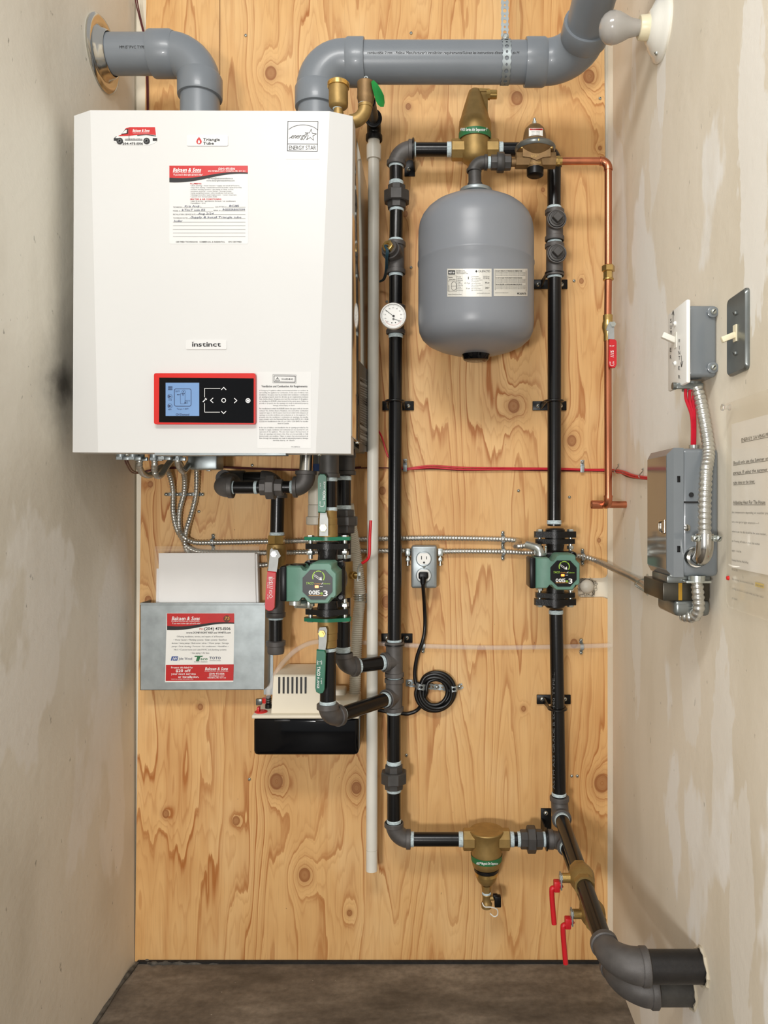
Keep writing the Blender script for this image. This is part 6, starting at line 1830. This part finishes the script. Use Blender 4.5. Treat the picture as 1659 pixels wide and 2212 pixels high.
for lab, x, y in (('small wire clip on the maroon wire right of the three conduits', 450, 1006), ('small wire clip on the red wires beside the left riser', 875, 1007), ('small wire clip on the red wires right of the right riser', 1258, 1009)):
    t = thing('wire_clip', lab, 'clip', P(x, y, 0), 'small wire clips')
    mb = MB(); mb.box(P(x, y - 8, .0015), (.010, .0015, .018), bev=.0005); mb.box(P(x, y + 5, .010), (.010, .0015, .016), bev=.0005); mb.box(P(x, y - 2, .006), (.010, .009, .002)); mb.build('strap', 'galvanised', t)
    mb = MB(); screw_head(mb, P(x, y - 10, .0025), FR, .0044); mb.build('screw', ['zinc_screw', 'black_plastic'], t)
for lab, x, y in (('bent staple holding red wires near the corner', 1333, 1012), ('bent staple holding red wires beside the grey box', 1386, 1022)):
    t = thing('wire_staple', lab, 'staple', on_x(XR, -1)(x, y), 'staples on the right wall')
    m_ = on_x(XR - .004, -1)
    MB().tube(smooth([m_(x + 1, y - 8), m_(x + 3, y - 10), m_(x + 2, y - 4), m_(x - 1, y + 4, .004), m_(x - 1, y + 9, .004), m_(x + 3, y + 12), m_(x + 5, y + 8)], 6), .0013, 8).build('staple', 'zinc_screw', t)

# ---------------------------------------------------------------- right wall: boxes, switches, papers
WR = on_x(XR, -1)
def wbox(mb, X0, X1, da, db, za, zb_, bev=.003, m=0, segs=2):
    mb.box(Vector(((X0 + X1) / 2, -(da + db) / 2, (za + zb_) / 2)), (abs(X1 - X0), abs(db - da), abs(zb_ - za)), bev=bev, m=m, segs=segs)
# switch plate
sw = thing('switch_plate', 'brushed steel switch plate with ivory toggle on right wall', 'switch', WR(1600, 808))
kc = k(.812)
zs = (CY - 720) * kc + H0
mb = MB()
n = []
for cy_, cz_, a0 in ((-1, 1, 90), (-1, -1, 180), (1, -1, 270), (1, 1, 0)):
    for i in range(5):
        a = math.radians(a0 + i * 22.5)
        n.append(Vector((XR, -.812 + cy_ * .027 + math.cos(a) * .008, zs + cz_ * .052 + math.sin(a) * .008)))
mb.prism(n, Vector((-.0065, 0, 0)), bev=.003); mb.build('plate', 'plate_steel', sw)
mb = MB(); c = Vector((XR - .0065, -.812, zs)); mb.box(c + Vector((-.0005, 0, 0)), (.003, .011, .025)); mb.build('toggle_slot', 'ivory', sw)
mb = MB(); R_ = Matrix.Rotation(math.radians(22), 3, 'Y'); mb.box(c + Vector((-.011, 0, -.006)), (.022, .008, .009), R_.inverted(), bev=.0015); mb.build('toggle', 'ivory', sw)
for s_ in (-1, 1):
    mb = MB(); screw_head(mb, c + Vector((0, 0, s_ * .03)), -RT, .0038); mb.build('screw', ['plate_steel', 'black_plastic'], sw)
# summer / winter switch box
sb = thing('switch_box', 'grey switch box with white cover handwritten SUMMER and WINTER', 'switch', WR(1553, 830))
XS = .405
z1_, z0_ = (CY - 648) * .000744 + H0, (CY - 828) * .000744 + H0
mb = MB(); wbox(mb, XS + .004, XR, .648, .722, z0_ + .012, z1_ - .006, .006, 0, 3); mb.build('box', 'grey_enamel', sb)
for zz in (z1_ - .018, z0_ + .026):
    mb = MB(); mb.lathe(Vector((XR - .008, -.722, zz)), FR, [(0, .009), (.004, .009), (.005, .007)], 18); mb.build('lug', 'grey_enamel', sb)
    mb = MB(); screw_head(mb, Vector((XR - .008, -.727, zz)), FR, .005); mb.build('screw', ['zinc_screw', 'black_plastic'], sb)
mb = MB(); wbox(mb, XS - .003, XS + .004, .640, .735, z0_, z1_, .0025); mb.build('cover', 'label_white', sb)
g = on_x(XS - .003, -1)
mb = MB(); e = .0004
def stack(t, x, ys, h, w):
    for ch_, y in zip(t, ys):
        ww = .8 if ch_ == 'I' else w
        mb.text(g, ch_, x - ww / 2, y - h, x + ww / 2, y, 0, e)
stack('SUM', 1449.6, (697, 711, 722), 9, 3.2); stack('ER', 1449.2, (760, 776), 9, 3.2)
mb.line(g, [(1453.8, 706), (1454.6, 671)], .8, 0, e); mb.line(g, [(1452, 680), (1454.6, 670.5), (1456.5, 681)], .8, 0, e)
stack('WINTER', 1467.6, (740, 755, 766, 777, 799, 818), 8.5, 3.8); mb.line(g, [(1472, 768), (1473, 792)], .8, 0, e); mb.line(g, [(1470.5, 783), (1472.5, 793), (1475.5, 780)], .8, 0, e)
mb.build('handwriting', 'black_ink', sb)
q = g(1459, 735)
mb = MB(); mb.box(q + Vector((-.010, .004, .005)), (.024, .009, .010), Matrix.Rotation(math.radians(24), 3, 'Y'), bev=.0015); mb.box(q, (.002, .011, .026)); mb.build('toggle', 'white_pvc', sb)
for yy in (699, 785):
    mb = MB(); screw_head(mb, g(1459, yy), -RT, .004); mb.build('screw', ['label_white', 'grey_enamel'], sb)
mb = MB(); c = Vector((XR - .03, -.69, z0_ + .008)); mb.cyl(c, c - UP * .014, .016, 20); mb.box(c + Vector((-.008, -.012, -.008)), (.045, .008, .010), bev=.002); mb.cyl(c + Vector((-.036, -.012, -.008)), c + Vector((-.030, -.012, -.008)), .006, 12); mb.build('cable_clamp', 'plate_steel', sb)
# red wires from switch box down to the grey box
def onx(X, x, d):  # helper kept in metres
    return Vector((X, -d, 0))
zt = z0_
r1 = []
for o_ in (0, 1, 2):
    sx = (o_ - 1) * .005
    r1.append([Vector((XS + .016 + sx * 1.6, -.70, zt + .002)), Vector((XS + .014 + sx * 1.2, -.70, zt - .02)), Vector((XS + .020 + sx * .5, -.70, zt - .05)), Vector((XS + .024 + sx * .4, -.69, zt - .09)), Vector((XS + .026 + sx * .4, -.68, zt - .128))])
wire('red_wire', 'bundle of red wires hanging from the summer winter switch box', 'red_wire', r1, .0026)
t = thing('wire_clip', 'small clip round red wires above the grey box', 'clip', Vector((XS + .026, -.685, zt - .095)), 'small wire clips')
MB().lathe(Vector((XS + .0255, -.688, zt - .105)), UP, [(0, .0075), (0, .0085), (.009, .0085), (.009, .0075)], 14, caps=False).build('strap', 'zinc_screw', t)
# grey disconnect box
XG = .3735
gz1, gz0 = (CY - 968) * .000744 + H0, (CY - 1246) * .000744 + H0
gb_ = thing('disconnect_box', 'large grey metal timer box with hinged lid on right wall', 'electrical box', Vector((XR, -.68, gz0)))
mb = MB(); wbox(mb, XG + .022, XR, .615, .730, gz0, gz1, .008, 0, 3); mb.build('body', 'grey_enamel', gb_)
mb = MB()
# lid with chamfered rim
xo, xi = XG, XG + .024
da, db = .610, .735
pr_ = [(xi, 0.0), (xo + .006, 0.0), (xo, .008)]
L0 = [Vector((xi, -da, gz0)), Vector((xi, -db, gz0)), Vector((xi, -db, gz1)), Vector((xi, -da, gz1))]
L1 = [Vector((xo + .008, -da, gz0)), Vector((xo + .008, -db, gz0)), Vector((xo + .008, -db, gz1)), Vector((xo + .008, -da, gz1))]
ins = .010
L2 = [Vector((xo, -da - ins, gz0 + ins)), Vector((xo, -db + ins, gz0 + ins)), Vector((xo, -db + ins, gz1 - ins)), Vector((xo, -da - ins, gz1 - ins))]
fcs = []
for b0 in (0, 4):
    for i in range(4):
        j = (i + 1) % 4; fcs.append((b0 + i, b0 + j, b0 + 4 + j, b0 + 4 + i))
fcs += [(8, 9, 10, 11), (3, 2, 1, 0)]
mb.add(L0 + L1 + L2, fcs); mb.build('lid', 'grey_enamel', gb_, angle=15)
mat('gloss_lid', (120, 118, 112), .08, .55, .04, 10)
mb = MB(); mb.prism([Vector((xo - .0004, -da - ins, gz0 + ins + .002)), Vector((xo - .0004, -db + ins, gz0 + ins + .002)), Vector((xo - .0004, -db + ins, gz1 - ins - .002)), Vector((xo - .0004, -da - ins, gz1 - ins - .002))], Vector((-.0006, 0, 0))); mb.build('lid_face', 'gloss_lid', gb_)
for zz in (gz1 - .05, gz0 + .045):
    mb = MB(); mb.box(Vector((xi - .008, -db - .0003, zz)), (.005, .0015, .010), bev=.0004); mb.build('hinge_slot', 'black_plastic', gb_)
mb = MB(); c = Vector((xi + .006, -db + .0035, (CY - 1140) * .000744 + H0)); mb.lathe(c, FR, [(0, .0052), (.002, .0055), (.003, .004)], 18); mb.build('knockout', 'chrome', gb_)
hs_ = on_x(XG - .001, -1)
mb = MB(); pts = [(1425, 1130), (1427, 1125), (1438, 1124), (1438, 1150), (1432, 1152), (1427, 1148), (1425, 1142)]
mb.tube([hs_(x, y, .0015) for x, y in pts], .0011, 8, closed=True); mb.build('hasp', 'chrome', gb_)
c = Vector((XR - .045, -.731, (CY - 1085) * .000744 + H0)); mb = MB(); mb.box(c, (.024, .001, .003)); mb.cyl(c + Vector((.0, 0, .012)), c + Vector((0, -.001, .012)), .004, 12); mb.build('slot_mark', 'black_ink', gb_)
# conduit between switch box and timer box with its angled connector
cA = Vector((XR - .025, -.700, z0_ - .004)); zcn = (CY - 1158) * k(.76) + H0
cB = Vector((P(1522, 0, .77).x, -.77, zcn))
mb = MB(); corrugated(mb, [cA, cA + Vector((.004, -.01, -.03)), cA + Vector((.006, -.035, -.10)), Vector((cB.x + .004, -.765, (cA.z + cB.z) / 2 - .02)), cB + UP * .05, cB], .0095, .0085, .10, 14)
tag(mb.build('metal_conduit', 'conduit_steel', angle=70), 'thick metal conduit curving down from switch box to timer box', 'conduit', 'flexible metal conduits')
acn = thing('angle_connector', 'shiny elbow conduit connector screwed into the grey timer box', 'connector', cB - UP * .05)
mb = MB(); mb.tube(bend(cB + UP * .004, cB - UP * .034, cB + Vector((0, .042, -.036)), .022), .0135, 20); mb.lathe(cB + Vector((0, .034, -.035)), Vector((0, 1, 0)), [(0, .016), (.004, .018), (.010, .018)], 24); mb.build('elbow', 'chrome', acn)
mb = MB(); mb.box(cB + Vector((0, -.006, -.003)), (.046, .005, .010), bev=.002); mb.build('saddle', 'zinc_screw', acn)
for s_ in (-1, 1):
    mb = MB(); screw_head(mb, cB + Vector((s_ * .018, -.009, -.003)), FR, .0052); mb.build('screw', ['zinc_screw', 'black_plastic'], acn)
# transformer under the timer box
txr = thing('transformer_box', 'small metal transformer under the grey timer box', 'transformer', Vector((XR, -.65, gz0 - .07)))
XT0, XT1 = XG + .004, XR - .008
mb = MB(); wbox(mb, XT0 - .0, XT1, .63, .715, gz0 - .012, gz0 + .001, .002); wbox(mb, XT0 + .012, XT1, .62, .715, gz0 - .066, gz0 - .040, .007, 0, 3); mb.build('case', 'plate_steel', txr)
mat('dark_steel', (60, 56, 46), .35, .5, .2, 30)
mb = MB(); wbox(mb, XT0 - .006, XT1, .600, .712, gz0 - .041, gz0 - .011, .002); mb.build('core', 'dark_steel', txr)
mb = MB(); mb.box(Vector((XT0 + .022, -.7125, gz0 - .026)), (.006, .001, .028)); mb.build('yellow_tape', 'yellow_strip', txr)
mb = MB(); corrugated(mb, [Vector((XR - .034, -.726, gz0 - .008)), Vector((XR - .033, -.728, gz0 - .03)), Vector((XR - .032, -.726, gz0 - .052)), Vector((XR - .036, -.715, gz0 - .066)), Vector((XR - .05, -.70, gz0 - .066))], .0095, .0085, .1, 12)
tag(mb.build('metal_conduit', 'conduit_steel', angle=70), 'short metal conduit bending under the transformer', 'conduit', 'flexible metal conduits')
mb = MB(); cq = Vector((XR - .034, -.726, gz0 - .008)); mb.cyl(cq, cq + UP * .010, .013, 18); mb.box(cq + UP * .0, (.04, .02, .004), bev=.001); mb.build('connector', 'zinc_screw', txr)
t = thing('wire_staple', 'bent staple holding the metal conduit left of transformer', 'staple', WR(1398, 1258), 'staples on the right wall')
MB().tube(smooth([WR(1401, 1242, .003), WR(1403, 1248, .006), WR(1397, 1256, .020), WR(1393, 1264, .020), WR(1398, 1276, .008), WR(1402, 1284, .003)], 6), .0022, 8).build('staple', 'zinc_screw', t)
# plastic sleeve with typed sheet
Ws = on_x(XR - .003, -1)
sl_ = thing('plastic_sleeve', 'clear plastic sleeve pinned to right wall over a typed page', 'sleeve', WR(1600, 1330))
def quadx(mb, pts, X, o=0.0):
    m_ = on_x(X, -1); mb.poly(m_, pts, 0, o)
ys0, ys1 = -.775, -1.03
ztp, zbt = (CY - 872) * k(.775) + H0, (CY - 1310) * k(.775) + H0
mat('sleeve_film', (232, 222, 200), .1, 0, .06, 20, alpha=.16, bump=.25, bs=40)
loop = [Vector((XR - .006, ys0, ztp)), Vector((XR - .006, ys1, ztp)), Vector((XR - .006, ys1, zbt)), Vector((XR - .006, ys0 - .012, zbt)), Vector((XR - .006, ys0 - .003, zbt + .006)), Vector((XR - .006, ys0, zbt + .018))]
MB().prism(loop, Vector((-.0005, 0, 0))).build('film', 'sleeve_film', sl_)
pg = thing('typed_page', 'typed instruction page inside the clear plastic sleeve', 'paper', WR(1620, 1240))
py0 = -.788
zp1, zp0 = (CY - 916) * k(.79) + H0, (CY - 1226) * k(.79) + H0
MB().prism([Vector((XR - .002, py0, zp1)), Vector((XR - .002, ys1 + .01, zp1)), Vector((XR - .002, ys1 + .01, zp0)), Vector((XR - .002, py0, zp0))], Vector((-.001, 0, 0))).build('sheet', 'note_paper', pg)
gx = on_x(XR - .003, -1)
mb = MB()
def wl_(t, dy0, dy1, z, h, m=0, bold=False, under=False):
    """a line of print on the page: from depth dy0 to dy1 (metres in front of the plywood) with its baseline at height z"""
    G = GLYPH[bold]; pen = 0; it = []
    for ch_ in t:
        if ch_ == ' ': pen += .28; continue
        gl_ = G.get(ch_) or G['-']; it.append((pen, gl_)); pen += gl_[2] + .05
    for px, (gv_, gf_, _w) in it:
        mb.add([Vector((XR - .0034, -(dy0 + (px + x) / pen * (dy1 - dy0)), z + y / .72 * h)) for x, y in gv_], gf_, m)
    if under: mb.add([Vector((XR - .0034, -dy0, z - .0016)), Vector((XR - .0034, -dy1, z - .0016)), Vector((XR - .0034, -dy1, z - .0008)), Vector((XR - .0034, -dy0, z - .0008))], [(0, 1, 2, 3)], m)
wl_('ENERGY SAVING PROGRAM', .825, .955, zp1 - .030, .005, 0, True, True)
for i, t_ in enumerate(['Should only use the Summer or Winter switch to', 'garage. If using the summer switch set the', 'right time on the timer.']): wl_(t_, .795, (.985, .975, .872)[i], zp1 - .062 - i * .015, .0048, 0, True, True)
wl_('Adjusting Heat For The House', .795, .905, zp1 - .122, .0052, 0, True, True)
for i, (t_, e_) in enumerate([('Set temperature depending on weather presently', .93), ('turn to the right for higher temperature ----->', .885), ('when in use the dial should be the same number...', .91), ('or, if moving off make it about that number', .888), ('upper -- hour line', .825), ('keeping filter line, March-May', .85), ('10 to 20s', .812), ('after pressing the movement it is then', .868), ('running, but know it is open when you hear water', .90), ('and open', .81)]):
    wl_(t_, .790, e_, zp1 - .136 - i * .0145, .0034, 1)
mb.add([Vector((XR - .0032, -.872, zp1 - .2385)), Vector((XR - .0032, -.90, zp1 - .2385)), Vector((XR - .0032, -.90, zp1 - .2325)), Vector((XR - .0032, -.872, zp1 - .2325))], [(0, 1, 2, 3)], 2)
wl_('closed / opened', .874, .898, zp1 - .237, .0032, 1)
mb.build('print', ['black_ink', 'grey_ink', 'yellow_ink'], pg)
pn = thing('push_pin', 'clear push pin at the top corner of plastic sleeve', 'pin', WR(1588, 868))
q = Vector((XR - .006, -.790, ztp - .008))
mat('clear_plastic', (235, 232, 224), .08, 0, .02, 10, trans=.8, ior=1.4)
MB().lathe(q, -RT, [(0, .0045), (.002, .0045), (.003, .003), (.009, .0026), (.011, .005), (.013, .005)], 18).build('head', 'clear_plastic', pn)
mb = MB(); mb.lathe(Vector((XR - .0066, -.786, zbt + .045)), -RT, [(0, .0035), (.003, .003), (.004, 0)], 14); tag(mb.build('push_pin', 'red_plastic'), 'small red pin at bottom of the plastic sleeve', 'pin')
# thick pale filler swipe beside the lamp and repaired plaster strip
